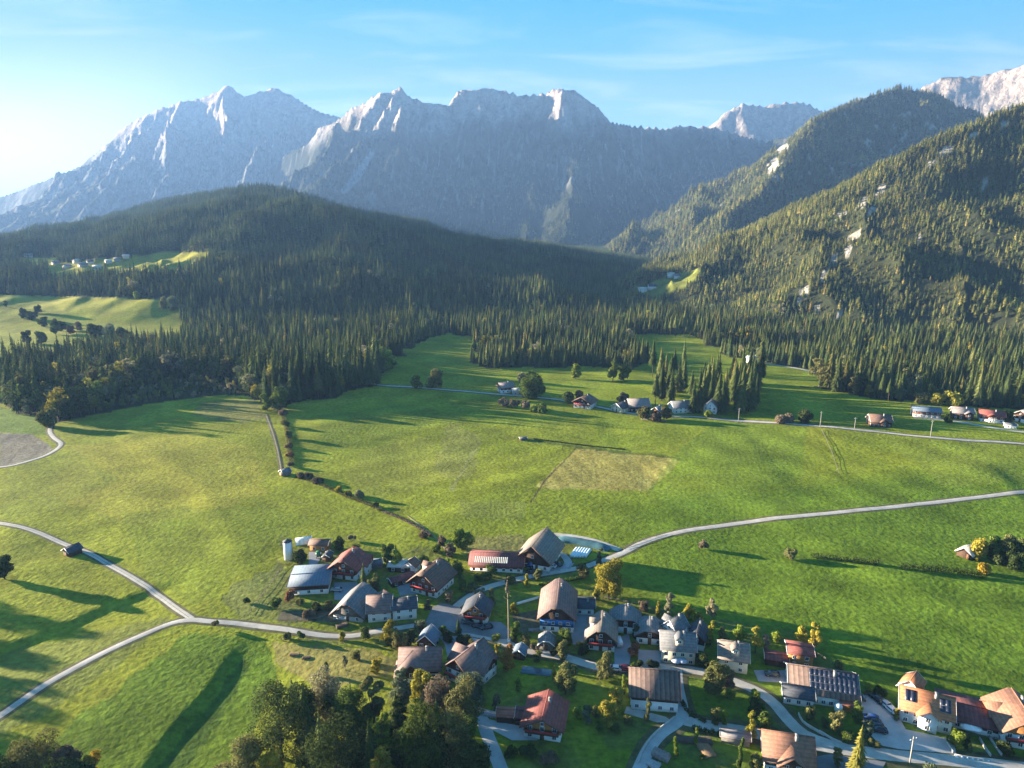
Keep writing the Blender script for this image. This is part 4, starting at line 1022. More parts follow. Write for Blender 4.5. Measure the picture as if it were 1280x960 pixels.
road('track', 'thin gravel track slanting across the left meadow', [(-80,642),(0,654),(40,663),(80,680),(110,691),(140,708),(170,725),(200,746),(222,762),(240,774)], 3.2, DIRT, lift=.03)
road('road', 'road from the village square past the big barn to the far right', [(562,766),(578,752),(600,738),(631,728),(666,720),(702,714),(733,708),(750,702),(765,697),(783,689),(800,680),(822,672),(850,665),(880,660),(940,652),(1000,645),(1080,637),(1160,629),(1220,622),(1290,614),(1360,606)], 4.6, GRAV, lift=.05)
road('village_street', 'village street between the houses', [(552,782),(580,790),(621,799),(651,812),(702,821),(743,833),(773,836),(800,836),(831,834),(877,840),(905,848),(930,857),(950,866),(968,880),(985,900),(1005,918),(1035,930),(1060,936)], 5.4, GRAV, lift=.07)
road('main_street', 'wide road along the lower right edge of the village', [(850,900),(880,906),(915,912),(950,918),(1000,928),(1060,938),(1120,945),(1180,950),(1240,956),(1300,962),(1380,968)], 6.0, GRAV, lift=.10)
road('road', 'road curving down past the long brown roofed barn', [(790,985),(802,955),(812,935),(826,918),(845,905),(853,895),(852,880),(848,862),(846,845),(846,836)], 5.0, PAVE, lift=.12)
ribbon('path', 'light path below the white columned barn', [(782,887),(800,892),(825,899),(846,905)], 3.0, GRAV, lift=.05)
ribbon('drive', 'narrow concrete lane beside the dark trees at the bottom', [(592,878),(600,892),(608,915),(618,940),(632,975)], 3.6, PAVE, lift=.08)
ribbon('silage_drive', 'pale drive around the silage clamp', [(684,668),(705,669),(735,674),(758,681),(775,688)], 3.2, GRAV, lift=.04)
ribbon('barn_drive', 'curved concrete drive beside the big barn', [(693,691),(704,694),(710,702),(708,709),(700,714)], 3.0, PAVE, lift=.05)
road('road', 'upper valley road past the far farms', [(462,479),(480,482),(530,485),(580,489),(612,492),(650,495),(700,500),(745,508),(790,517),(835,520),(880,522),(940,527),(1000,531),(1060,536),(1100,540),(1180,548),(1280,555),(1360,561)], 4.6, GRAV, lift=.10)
ribbon('lane', 'lane in front of the far right houses', [(1142,522),(1180,525),(1210,529),(1250,536),(1300,542),(1360,546)], 3.6, GRAV, lift=.1)
ribbon('lane', 'small lane by the forest behind the spruce grove', [(946,453),(975,457),(1000,461),(1020,466)], 4.2, GRAV, lift=.1)
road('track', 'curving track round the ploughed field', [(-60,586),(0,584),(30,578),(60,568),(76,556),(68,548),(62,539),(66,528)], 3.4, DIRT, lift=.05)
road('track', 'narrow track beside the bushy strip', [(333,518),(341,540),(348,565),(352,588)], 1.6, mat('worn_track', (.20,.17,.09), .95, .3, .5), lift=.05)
ribbon('footpath', 'footpath at the corner of the upper village', [(510,645),(530,660),(548,676),(560,690)], .9, mat('worn_track', (.20,.17,.09)), lift=.05)
ribbon('grass_strip', 'grassy middle of the gravel track in the left meadow', [(-80,642),(0,654),(40,663),(80,680),(110,691),(140,708),(170,725),(200,746),(222,762),(236,772)], .8, GREENTRK, lift=.06, cols=2)
patch('village_square', 'blue grey asphalt square at the road fork', [(531,781),(540,760),(552,754),(575,760),(583,772),(600,776),(626,778),(640,790),(642,800),(621,799),(585,792),(552,789)], ASPH, .19)
patch('yard', 'shaded yard between the two brown roofed houses', [(548,796),(598,795),(610,812),(585,826),(560,824),(556,806)], YARD, .1)
patch('yard', 'yard between the low houses behind the big barn', [(718,765),(744,768),(742,790),(727,806),(716,806),(712,780)], YARD, .1)
patch('drive', 'driveway beside the white van', [(768,800),(786,792),(790,812),(786,834),(768,834)], YARD, .1)
patch('yard', 'forecourt left of the cream house', [(797,812),(828,814),(832,832),(798,830)], YARD, .1)
patch('farmyard', 'paved farmyard beside the flat roofed barn', [(417,728),(446,728),(452,740),(445,752),(418,750)], YARD, .1)
patch('drive', 'concrete drive above the flat roofed barn', [(386,690),(402,690),(400,700),(394,708),(386,708)], YARD, .1)
patch('yard', 'small yard by the dark red shed', [(494,728),(524,720),(528,742),(500,745)], YARD, .1)
patch('yard', 'yard of the red roofed house at the bottom', [(596,896),(630,904),(672,912),(672,926),(640,926),(606,908)], PAVE, .16)
patch('car_park', 'grey car park beside the orange roofed house', [(1058,868),(1100,870),(1120,890),(1132,912),(1160,918),(1192,926),(1196,946),(1130,938),(1100,932),(1082,912),(1074,892)], PAVE, .12)
patch('farmyard', 'yard in front of the big barn', [(650,716),(700,706),(718,704),(712,712),(668,722)], YARD, .15)
patch('yard', 'grey yard by the orange boarded house', [(942,838),(985,838),(985,854),(948,852)], YARD, .1)
patch('square', 'sunlit asphalt in front of the roof with the gable', [(1006,948),(1060,940),(1110,948),(1090,985),(1000,985)], ASPH, .12)
patch('swimming_pond', 'dark blue garden pond', [(654,833),(690,838),(688,846),(650,842)], mat('pond_water', (0.01,0.03,0.06), .08, spec=.6), .25)
patch('kitchen_garden', 'rough kitchen garden left of the blue fronted barn', [(640,768),(674,762),(674,790),(645,792)], GARDEN, .05)
patch('garden', 'sloping garden below the flat roofed barn', [(352,765),(420,760),(430,778),(345,776)], GARDEN, .04)
# ------------------------------------------------------------------ houses of the village
N = 'farmhouses of the village'; S_ = 'sheds and huts'
house('farmhouse', 'farmhouse with bright red cross gabled roof beside the flat grey barn', 'house', 438, 726, 10.0, 11.0, 5.6, 34, -24, R_RED, W_WHITE, W_TIMR, 1.2, .25, 2.9, balcony=True, cross=[(2.5, 6.5, 2.2, 1)], group=N)
house('barn', 'wide barn with nearly flat blue grey roof and white base', 'barn', 391, 744, 14.5, 14.5, 4.2, 5, -91, R_BLUE, W_WHITE, W_TIM, .7, 0, 2.2, 1, chim=0, group=N, wside=3.6)
house('barn', 'steep grey shingled barn with white edged front gable', 'barn', 446, 778, 10.5, 14.0, 3.2, 40, -24, R_GREY, W_GREY, W_TIMG, 1.1, .22, 2.2, 1, chim=0, group=N, wside=3.4)
house('farmhouse', 'white house with brown roof squeezed beside the steep grey barn', 'house', 476, 778, 9.0, 8.0, 4.6, 36, -88, R_PINK, W_WHITE, None, .7, 0, cross=[(1.0, 5.5, .6, -1)], group=N)
house('house', 'white house with black shallow roof and two dark garage openings', 'house', 506, 776, 7.5, 8.5, 4.8, 24, -84, R_DARK, W_WHITE, None, .5, 0, group=N)
house('farmhouse', 'large half timbered farmhouse with orange brown roof and flowered balcony', 'house', 541, 748, 11.0, 12.5, 5.6, 38, -32, R_BROWN, W_WHITE, W_TIMR, 1.3, .3, 2.8, balcony=True, dormer=[(1.5,-1,2.2)], group=N)
house('garden_shed', 'low shed with pale white roof behind the half timbered farmhouse', 'shed', 500, 716, 6.0, 8.0, 2.5, 12, -100, R_PALE, W_TIM, None, .4, chim=0, floors=1, group=S_)
house('garage', 'small brown roofed garage next to the white roofed shed', 'garage', 515, 717, 5.0, 5.0, 2.8, 34, -24, R_BROWN, W_WHITE, None, .4, chim=0, floors=1, group=S_)
house('machine_shed', 'low dark red lean shed above the small grey yard', 'shed', 503, 735, 4.0, 10.0, 2.3, 18, -62, R_DRED, W_TIM, None, .4, chim=0, floors=1, group=S_)
house('stable', 'long red roofed stable with a band of pale skylights', 'stable', 622, 716, 11.0, 21.5, 3.6, 20, -95, R_DRED, W_WHITE, W_TIMR, .8, 0, 1.9, 1, chim=0, wside=2.6, skylight=(-8.5, 4.5, .38, .92, 1, 18, 5), group=N)
house('barn', 'big brown barn with steep roof beside the red stable and silage rolls', 'barn', 674, 715, 13.5, 17.5, 4.8, 40, -19, R_BEIGE, W_WHITE, W_TIM, 1.2, 0, 2.4, 1, chim=0, wside=3.3, group=N)
house('house', 'small chalet with dark roof and orange gable on the village square', 'house', 597, 781, 8.0, 8.0, 4.6, 36, -12, R_DARK, W_WHITE, W_TIMO, 1.0, 0, 2.9, balcony=True, group=N)
bb = house('barn', 'tall barn with pink brown roof and blue boarded front', 'barn', 697, 791, 11.0, 18.5, 6.2, 40, -3, R_PINK, W_WHITE, W_TIM, 1.0, .28, 2.4, balcony=False, group=N)
b_ = MB(); b_.box(-5.55, 5.55, -8.90, -8.74, 2.2, 4.5); b_.build('blue_boarding', W_BLUE, bb)
for xx in (-3.6, -1.2, 1.2, 3.6): window(bb, (xx, -8.90, 3.35), .8, .9, 0)
house('annex', 'white annex with dark shallow roof right of the blue fronted barn', 'outbuilding', 730, 769, 6.5, 6.8, 3.2, 18, -91, R_DARK, W_WHITE, None, .6, floors=1, group=N)
house('farmhouse', 'dark timber farmhouse with white ground floor and skylit roof', 'house', 751, 815, 8.6, 10.5, 5.2, 40, -3, R_BEIGE, W_WHITE, W_TIM, 1.0, .3, 2.5, balcony=True, dormer=[(0,-1,2.0)], group=N)
house('house', 'white house with broad dark grey hipped roof at the back of the village', 'house', 781, 793, 9.0, 8.0, 4.2, 36, 0, R_GREY, W_WHITE, W_TIM, .9, .55, 2.9, group=N)
house('house', 'small grey roofed house with tall white chimney', 'house', 811, 807, 8.2, 8.0, 3.8, 32, 0, R_GREY, W_WHITE, W_TIM, .9, .45, 2.7, group=N)
house('inn', 'cream inn with grey roof, little white dormer and parasols in front', 'house', 845, 831, 9.0, 10.5, 5.8, 34, -91, R_GREY, W_CREAM, None, .6, 0, dormer=[(.2,1,2.2)], group=N, wside=2.1)
house('villa', 'villa with several pointed white gables behind the cream inn', 'house', 843, 806, 6.2, 6.4, 4.8, 46, -40, R_GREY, W_WHITE, None, .4, 0, cross=[(0,4.2,1.2,-1),(0,4.2,1.0,1)], group=N)
house('house', 'narrow dark house with white edged roof beside the cream inn', 'house', 871, 814, 4.8, 8.5, 4.4, 44, -8, R_DARK, W_WHITE, W_TIM, .5, 0, 2.6, group=N)
house('house', 'beige house with pale grey roof and single dormer', 'house', 914, 842, 8.5, 8.6, 5.0, 36, -95, R_BEIGE, W_CREAM, None, .6, .2, dormer=[(.4,1,2.2)], group=N)
house('house', 'orange timber house with flat red roof', 'house', 997, 836, 6.2, 7.4, 5.2, 12, -93, R_RED, W_TIMO, None, .5, 0, chim=0, group=N)
house('carport', 'low red roofed carport left of the orange timber house', 'carport', 969, 835, 4.5, 6.8, 2.5, 12, -95, R_DRED, W_TIM, None, .4, chim=0, floors=1, win=False, group=S_)
house('barn', 'long white barn with brown roof mostly covered in solar panels', 'barn', 1022, 886, 12.5, 18.5, 4.0, 30, -93, R_SEAM, W_WHITE, None, .7, 0, chim=1, floors=1, solar=[(-3.6, 9.0, .05, .86, 1)], wside=1.9, group=N)
house('annex', 'white annex with black hipped roof in front of the solar barn', 'outbuilding', 995, 884, 5.6, 8.2, 3.0, 30, -93, R_DARK, W_WHITE, None, .5, .3, chim=0, floors=1, wside=2.2, group=N)
house('wood_store', 'little brown roofed store at the right end of the solar barn', 'shed', 1059, 892, 3.2, 4.8, 2.4, 12, -95, R_TERRA, W_TIMO, None, .3, chim=0, floors=1, win=False, group=S_)
house('barn', 'barn with ribbed brown roof and white pillars beside the road bend', 'barn', 815, 891, 12.0, 13.4, 5.4, 32, -92, R_SEAM, W_WHITE, W_TIM, .8, 0, 3.6, 1, chim=0, wside=2.6, group=N)
house('farmhouse', 'farmhouse with pink brown cross gabled roof above the dark trees', 'house', 527, 850, 9.0, 11.5, 4.6, 38, -91, R_PINK, W_WHITE, W_TIM, 1.1, 0, 2.4, cross=[(-2.2, 8.0, 2.6, 1)], group=N)
house('garden_house', 'small blue grey roofed hut behind the pink brown farmhouse', 'shed', 536, 812, 5.6, 6.0, 2.6, 42, -18, R_BLUE, W_TIM, None, .5, chim=0, floors=1, group=S_)
house('farmhouse', 'white gabled farmhouse with pink brown roof turned to the square', 'house', 588, 862, 9.0, 12.0, 5.4, 40, -38, R_PINK, W_WHITE, W_TIM, 1.2, 0, 5.0, cross=[(1.5,6.5,1.8,1),(1.5,6.0,1.0,-1)], balcony=True, group=N)
house('farmhouse', 'red roofed chalet with timber balcony standing alone at the bottom', 'house', 681, 928, 9.6, 11.0, 4.6, 27, -9, R_RED, W_WHITE, W_TIMO, 1.1, 0, 2.6, balcony=True, group=N)
house('garage', 'dark red roofed open garage beside the red roofed chalet', 'garage', 654, 908, 4.5, 4.2, 2.4, 14, -98, R_DRED, W_TIM, None, .3, chim=0, floors=1, win=False, group=S_)
house('wood_store', 'brown log store with red brown roof left of the open garage', 'shed', 632, 905, 3.6, 4.8, 2.4, 20, -95, R_TERRA, W_TIM, None, .3, chim=0, floors=1, win=False, group=S_)
house('house', 'house with orange brown cross gabled roof cut by the bottom edge', 'house', 979, 972, 9.5, 11.5, 4.8, 38, -92, R_OBR, W_WHITE, W_TIM, .9, 0, 2.6, cross=[(.6,5.6,1.4,1)], group=N)
house('guesthouse', 'guesthouse with bright orange roof, front gable and two solar arrays', 'house', 1151, 914, 9.0, 12.6, 5.4, 36, -99, R_ORANGE, W_WHITE, None, .8, 0, cross=[(0.3,4.4,1.4,1)], solar=[(-5.2,-2.6,.12,.7,1),(3.0,5.6,.2,.85,1)], group=N, wside=2.2)
house('garage', 'small gabled garage with orange roof behind the guesthouse', 'garage', 1138, 872, 5.0, 6.0, 3.0, 38, -18, R_ORANGE, W_WHITE, None, .4, chim=0, floors=1, group=S_)
house('stable', 'low dark red sheet roofed stable between the two orange roofed houses', 'stable', 1208, 920, 11.5, 15.5, 3.0, 11, -98, R_DRED, W_WHITE, W_TIM, .8, 0, 1.6, 1, chim=0, wside=2.2, group=N)
house('guesthouse', 'orange brown roofed guesthouse cut by the right edge', 'house', 1266, 936, 11.0, 13.0, 5.6, 36, 18, R_OBR, W_WHITE, W_TIMO, 1.1, .15, 4.6, cross=[(2.5,5.0,.6,-1)], balcony=True, group=N)
house('garden_house', 'tiny cottage with dark grey roof by the village street', 'shed', 683, 814, 4.8, 5.0, 2.4, 40, -4, R_GREY, W_TIMG, None, .4, .4, chim=0, floors=1, group=S_)
house('garden_shed', 'blue grey roofed shed beside the orange tree', 'shed', 650, 826, 3.6, 4.2, 2.4, 35, -15, R_BLUE, W_TIM, None, .3, chim=0, floors=1, group=S_)
house('shed', 'wooden shed with brown roof and sunlit boards near the white silo', 'shed', 401, 689, 5.0, 7.6, 3.2, 22, -101, R_BROWN, W_TIMO, None, .6, chim=0, floors=1, group=S_)
house('garden_shed', 'small dark hut beside the drive above the flat roofed barn', 'shed', 410, 702, 3.0, 4.0, 2.2, 30, -20, R_DARK, W_TIM, None, .3, chim=0, floors=1, win=False, group=S_)
house('garden_shed', 'blue grey shed behind the bright red farmhouse roof', 'shed', 471, 712, 4.0, 4.5, 2.4, 15, -80, R_BLUE, W_TIMG, None, .3, chim=0, floors=1, win=False, group=S_)
house('hay_barn', 'dark hay hut standing on the gravel track in the left meadow', 'hut', 92, 696, 4.6, 5.4, 2.4, 32, -60, R_DARK, W_TIM, None, .5, chim=0, floors=1, win=False, group=S_)
house('hay_barn', 'grey hay hut at the end of the bushy strip', 'hut', 357, 596, 4.2, 4.8, 2.4, 34, -60, R_GREY, W_TIMG, None, .4, chim=0, floors=1, win=False, group=S_)
house('hay_barn', 'hut with pale sunlit roof beside the clump of trees at the right edge', 'hut', 1208, 700, 5.6, 6.0, 2.6, 36, -25, R_PALE, W_TIM, None, .6, chim=0, floors=1, win=False, group=S_)
house('shelter', 'tiny low grey shelter in the middle of the meadow', 'hut', 654, 551, 2.8, 4.5, 1.3, 18, -80, R_GREY, W_TIMG, None, .3, chim=0, floors=1, win=False, group=S_)
house('woodshed', 'long grey roofed woodshed along the main street', 'shed', 918, 934, 3.0, 7.4, 2.2, 16, -96, R_STONE, W_TIMG, None, .4, chim=0, floors=1, win=False, group=S_)
# the far farms along the upper road
G2 = 'farms along the upper road'
house('farmhouse', 'white and red farmhouse with pinkish roof left of the big round tree', 'house', 632, 492, 9.5, 11.0, 5.2, 30, -70, R_STONE, W_WHITE, W_TIMR, 1.0, 0, 2.8, group=G2)
house('annex', 'pale outbuilding between the pinkish roofed farmhouse and the big round tree', 'outbuilding', 646, 494, 6.0, 7.0, 3.6, 22, -80, R_PALE, W_GREY, None, .5, floors=1, group=G2)
house('chalet', 'white chalet with wide brown gable on the upper road', 'house', 731, 512, 13.0, 12.0, 5.4, 26, -22, R_BROWN, W_WHITE, W_TIM, 1.4, 0, 4.0, balcony=True, group=G2)
house('farmhouse', 'cream gabled farmhouse in front of the pale roofed barn', 'house', 777, 517, 9.5, 13.0, 3.8, 30, -38, R_DARK, W_CREAM, None, .8, 0, group=G2)
house('barn', 'barn with pale pinkish roof and dark gable on the upper road', 'barn', 797, 515, 11.0, 15.0, 4.4, 36, -80, R_STONE, W_TIM, None, .8, 0, chim=0, floors=1, group=G2)
house('garden_house', 'little house with blue grey roof hidden in its orchard', 'house', 822, 519, 6.0, 7.0, 3.4, 36, -30, R_BLUE, W_TIMO, None, .7, 0, floors=1, group=G2)
house('farmhouse', 'white farmhouse with grey roof in front of the tall spruces', 'house', 850, 517, 9.5, 14.0, 5.0, 34, -72, R_GREY, W_WHITE, None, .8, 0, group=G2)
house('house', 'white house with one steep gable under the tall spruces', 'house', 888, 518, 8.5, 9.5, 5.0, 46, -8, R_STONE, W_WHITE, None, .7, 0, group=G2)
house('farmhouse', 'dark farmhouse with small white gable beside the upper road', 'house', 1098, 534, 9.5, 13.0, 4.2, 34, -85, R_BROWN, W_TIM, None, .8, 0, cross=[(1.5,4.5,1,1)], group=G2)
house('barn', 'long barn with blue grey sheet roof at the forest foot', 'barn', 1156, 523, 9.5, 17.0, 5.0, 22, -94, R_BLUE, W_GREY, W_TIMR, .9, 0, 2.6, chim=0, group=G2)
house('farmhouse', 'farmhouse with grey pink roof between the blue roofed barn and red house', 'house', 1201, 525, 9.0, 12.5, 5.0, 30, -92, R_STONE, W_TIM, None, .8, 0, cross=[(3,4.5,1.5,1)], group=G2)
house('farmhouse', 'white farmhouse with faded red roof at the forest foot', 'house', 1237, 529, 9.5, 14.0, 5.4, 26, -94, R_RED, W_WHITE, W_TIMR, 1.0, 0, 2.8, cross=[(0,5,1.2,1)], group=G2)
house('garage', 'small white garage below the faded red roofed farmhouse', 'garage', 1262, 536, 5.0, 6.5, 2.6, 8, -94, R_GREY, W_WHITE, None, .3, chim=0, floors=1, group=G2)
house('farmhouse', 'pale roofed farmhouse at the right edge of the upper road', 'house', 1277, 529, 9.0, 10.0, 5.4, 32, -20, R_PALE, W_WHITE, W_TIM, 1.0, 0, 2.8, group=G2)
house('house', 'white house half hidden behind the spruce grove by the forest lane', 'house', 941, 455, 9.0, 10.0, 5.0, 30, -80, R_BLUE, W_WHITE, None, .8, 0, group=G2)
G3 = 'hamlet at the mouth of the side valley'
house('house', 'large white house lowest in the hamlet of the side valley', 'house', 803, 366, 12, 15, 7, 24, -85, R_PALE, W_WHITE, None, .8, 0, group=G3, win=False)
house('house', 'white house with dark roof just above the lowest one in the hamlet', 'house', 815, 362, 11, 13, 6, 30, -85, R_DARK, W_WHITE, None, .8, 0, group=G3, win=False)
house('house', 'white house highest on the sunlit green slope of the hamlet', 'house', 838, 348, 9, 11, 6, 30, -85, R_PALE, W_WHITE, None, .8, 0, group=G3, win=False)
house('house', 'grey roofed house right beside the highest one of the hamlet', 'house', 846, 349, 9, 10, 5, 30, -85, R_GREY, W_WHITE, None, .8, 0, group=G3, win=False)
G4 = 'houses of the distant village in the haze'
for i, (x, y, w, l, rf, lb) in enumerate(((122,338,11,15,R_PALE,'long white roofed building nearest in the hazy village'),(136,330,11,12,R_PALE,'white gabled house at the right end of the hazy village'),(104,334,12,14,R_GREY,'grey roofed house in the middle of the hazy village'),(84,335,11,13,R_STONE,'grey hall at the left of the hazy village'),(147,328,10,12,R_GREY,'small grey house behind the white gabled house in the haze'),(113,330,10,12,R_DARK,'dark roofed house at the back of the hazy village'),(70,331,10,12,R_STONE,'small pale house at the far left of the hazy village'),(96,329,10,12,R_PALE,'pale little house at the back left of the hazy village'),(36,322,14,16,R_GREY,'lone grey building left of the hazy village'),(158,326,10,12,R_PALE,'last small house beside the hazy far field'))):
    house('house', lb, 'house', x, y, w*.85, l*.85, 4.5, 30, -80+13*(i % 4), rf, W_CREAM if i % 2 else W_GREY, None, .8, 0, win=False, door=False, chim=0, group=G4, bark_trim=False)
# ------------------------------------------------------------------ silo, tunnel, tank, maypole, poles
def silo():
    g = place(361, 701, 1.6); g.z = float(gz(g.x, g.y)); T = thing('silo', 'tall white farm silo with dark cap at the meadow edge', 'silo', tuple(g))
    V = []; b = MB(); b.tube([(0,0,-1),(0,0,7.6)], [1.65,1.65], 28); o = b.build('tank', TRIM, T)
    for p in o.data.polygons: p.use_smooth = len(p.vertices) == 4
    b = MB(); b.tube([(0,0,7.6),(0,0,7.75),(0,0,8.7)], [1.8,1.8,.25], 28); b.build('cap', R_DARK, T)
    b = MB(); b.box(1.55,1.8,-.28,-.22,0,7.8).box(1.55,1.8,.22,.28,0,7.8)
    for k in range(18): b.box(1.62,1.7,-.22,.22,.4+k*.4,.45+k*.4)
    b.build('ladder', METAL, T)
silo()
def tunnel():
    g = place(380, 682, 3); T = thing('polytunnel', 'pale arched plastic greenhouse behind the sunlit wooden shed', 'greenhouse', (g.x, g.y, float(gz(g.x, g.y))), radians(-70))
    b = MB(); n = 12; L2 = 3.4; R = 2.1; pr = [(R*cos(pi-pi*k/n), R*sin(pi-pi*k/n)*1.15) for k in range(n+1)]
    V = [(x, -L2, z) for x, z in pr]+[(x, L2, z) for x, z in pr]; m = n+1
    b.add(V, [(i, i+m, i+m+1, i+1)[::-1] for i in range(n)]+[tuple(range(m))[::-1], tuple(range(m, 2*m))]); b.build('cover', mat('greenhouse_film', (.6,.68,.62), .35), T)
    b = MB()
    for k in range(5): y = -L2+k*2*L2/4; b.tube([(x*1.01, y, z*1.01) for x, z in pr], [.04]*m, 5)
    b.build('hoops', METAL, T); b = MB(); b.box(-.5,.5,-L2-.06,-L2-.01,0,1.9); b.build('door', W_TIMG, T)
tunnel()
def tank():
    g = place(1047, 893, 1.2); T = thing('gas_tank', 'round white gas tank in front of the solar barn', 'tank', (g.x, g.y, float(gz(g.x, g.y))))
    b = MB(); b.tube([(0,0,.3),(0,0,.5),(0,0,1.9),(0,0,2.3),(0,0,2.45)], [.7,1.05,1.05,.7,.2], 20); b.build('vessel', TRIM, T)
    b = MB(); b.box(-.8,.8,-.12,.12,-.4,.42); b.build('stand', METAL, T)
tank()
def maypole():
    g = at(636, 803); T = thing('maypole', 'tall bare maypole topped with a small trimmed spruce', 'maypole', tuple(g))
    b = MB(); b.tube([(0,0,-.5),(-.15,0,10),(-.45,0,22)], [.24,.18,.11], 9); b.build('pole', mat('peeled_pole', (.42,.30,.20), .7, .2, 1), T)
    v, f = conifer_crown(5, 9, 8, .30, .08); v = [(x*4.6-.5, y*4.6, 17.6+z*5.4) for x, y, z in v]; obj('treetop', mesh_from('treetop', v, f, (LEAF['brown'],)), T)
    b = MB(); n = 20
    for k in range(n): a = 2*pi*k/n; a2 = 2*pi*(k+1)/n; b.tube([(-.33+1.1*cos(a),1.1*sin(a),16.2),(-.33+1.1*cos(a2),1.1*sin(a2),16.2)], [.14,.14], 6)
    b.build('wreath', LEAF['dark'], T)
    b = MB(); b.box(-.5,.5,-.5,.5,-.3,1.1); b.build('footing', TRIM, T)
maypole()
for i, (x, y, h, lb) in enumerate(((923,527,9.5,'wooden power pole beside the tall spruces on the upper road'),(1025,534,10.5,'wooden power pole above the mowing marks on the upper road'),(1068,537,8,'short power pole left of the dark upper farmhouse'),(1163,546,10.5,'lattice topped power pole below the blue roofed barn'),(1137,955,8,'power pole by the car park at the lower right'),(604,525,0,'') )):
    if not h: continue
    g = at(x, y); T = thing('power_pole', lb, 'power pole', tuple(g), radians(20), 'power poles')
    b = MB(); b.tube([(0,0,-.5),(0,0,h)], [.2,.13], 8); b.build('pole', mat('pole_wood', (.34,.31,.27), .8, .2, 2), T)
    b = MB(); b.box(-1.1,1.1,-.08,.08,h-.9,h-.75); b.build('crossarm', METAL, T)
    b = MB()
    for xx in (-1,0,1): b.tube([(xx,0,h-.74),(xx,0,h-.5)], [.09,.06], 6)
    b.build('insulators', TRIM, T)
# silage clamp and wrapped rolls
def roll(i, x, y, L_):
    g = at(x, y); T = thing('silage_roll', 'white wrapped silage roll, %s in the row by the big barn' % ('leftmost','second from left','third from left','fourth from left','fifth from left','rightmost')[i], 'silage roll', (g.x, g.y, g.z), radians(-24), 'white silage rolls'); b = MB()
    b.tube([(0,-L_/2,.62),(0,-L_/2+.15,.62),(0,L_/2-.15,.62),(0,L_/2,.62)], [.42,.66,.66,.42], 14); b.build('wrapping', mat('white_film', (.68,.76,.78), .4), T)
    b = MB(); b.tube([(0,-L_/2-.02,.62),(0,-L_/2-.12,.62)], [.30,.12], 10); b.build('knot', mat('film_knot', (.5,.58,.6), .6), T)
for i in range(6): roll(i, 717.5+i*3.4, 692.6-(i-3)*-.25, 8.5-abs(i-1.5)*.5)
def clamp():
    pts = [(696,675),(712,676),(730,679),(748,683),(762,688)]; L_ = dense_line(pts, 1.5); V = []; n = len(L_); W = [-1.9,-1.5,-.7,.7,1.5,1.9]; Zs = [-.3,.7,1.15,1.15,.7,-.3]
    for i, p in enumerate(L_):
        d = L_[min(i+1,n-1)]-L_[max(i-1,0)]; d.z = 0; d.normalize(); s = Vector((d.y,-d.x,0)); e = min(1, min(i, n-1-i)/2+.25)
        for w_, z_ in zip(W, Zs): q = p+s*w_*1.5*e**.3; V.append((q.x, q.y, q.z+z_*e*1.3+.06*sin(i*1.7+w_)))
    Fc = [(i*6+k, (i+1)*6+k, (i+1)*6+k+1, i*6+k+1) for i in range(n-1) for k in range(5)]
    cols = mat('silage_sheet', (.05,.12,.14), .95, .6, .12); c = V[len(V)//2]
    V = [(a-c[0], b_-c[1], z-c[2]) for a, b_, z in V]
    o = obj('silage_clamp', mesh_from('silage_clamp', V, [f[::-1] for f in Fc], (cols,)), None, c); tag(o, 'long silage clamp under teal and blue sheeting behind the big barn', 'silage clamp')
clamp()
# wood piles, planks, walls, parasols
def pile(label, x, y, l, w, h, rot, m, cat='wood pile'):
    g = at(x, y); rn = random.Random(int(x)); b = MB(); T = thing('wood_pile', label, cat, tuple(g), radians(rot), 'wood piles')
    n = max(3, int(w/.28)); k = 0
    for j in range(max(2, int(h/.24))):
        for i in range(n-j//3):
            xx = -w/2+.14+i*.28+(j % 2)*.12; b.tube([(xx, -l/2+rn.uniform(-.1,.1), .13+j*.24), (xx, l/2+rn.uniform(-.1,.1), .13+j*.24)], [.135,.135], 6)
    b.build('logs', m, T)
LOG = mat('cut_wood', (.30,.19,.11), .9, .4, 3)
pile('heap of reddish cut logs on the lawn below the main street', 882, 938, 3, 5.5, .9, -75, LOG)
pile('dark stacked wood under the fence left of the woodshed', 868, 927, 2, 9, 1.0, -5, mat('old_wood', (.12,.09,.07), .9, .4, 3))
pile('stack of grey boards beside the curving lower road', 826, 946, 2.5, 4.5, 1.2, -35, mat('grey_boards', (.30,.25,.23), .9, .4, 2))
pile('lower stack of pale boards beside the curving lower road', 817, 957, 2.2, 3.2, .8, -35, mat('pale_boards', (.42,.40,.40), .9, .3, 2))
pile('stack of beams on the dry grass left of the village', 368, 819, 1.2, 3.2, .7, 0, LOG)
pile('darker low stack of beams right of the other one on the dry grass', 383, 823, 1.2, 2.6, .6, 5, mat('old_wood2', (.14,.10,.07), .9, .4, 3))
pile('pale timber stack left of the log store', 614, 894, 2.0, 5.0, .8, -15, mat('pale_boards', (.42,.40,.40)))
pile('heap of old timber below the steep grey barn', 428, 783, 2.0, 4.0, .9, 30, mat('old_wood', (.12,.09,.07)))
pile('rust coloured timber stack beside the kitchen garden', 668, 789, 1.5, 4, .8, 5, mat('grey_boards', (.30,.25,.23)))
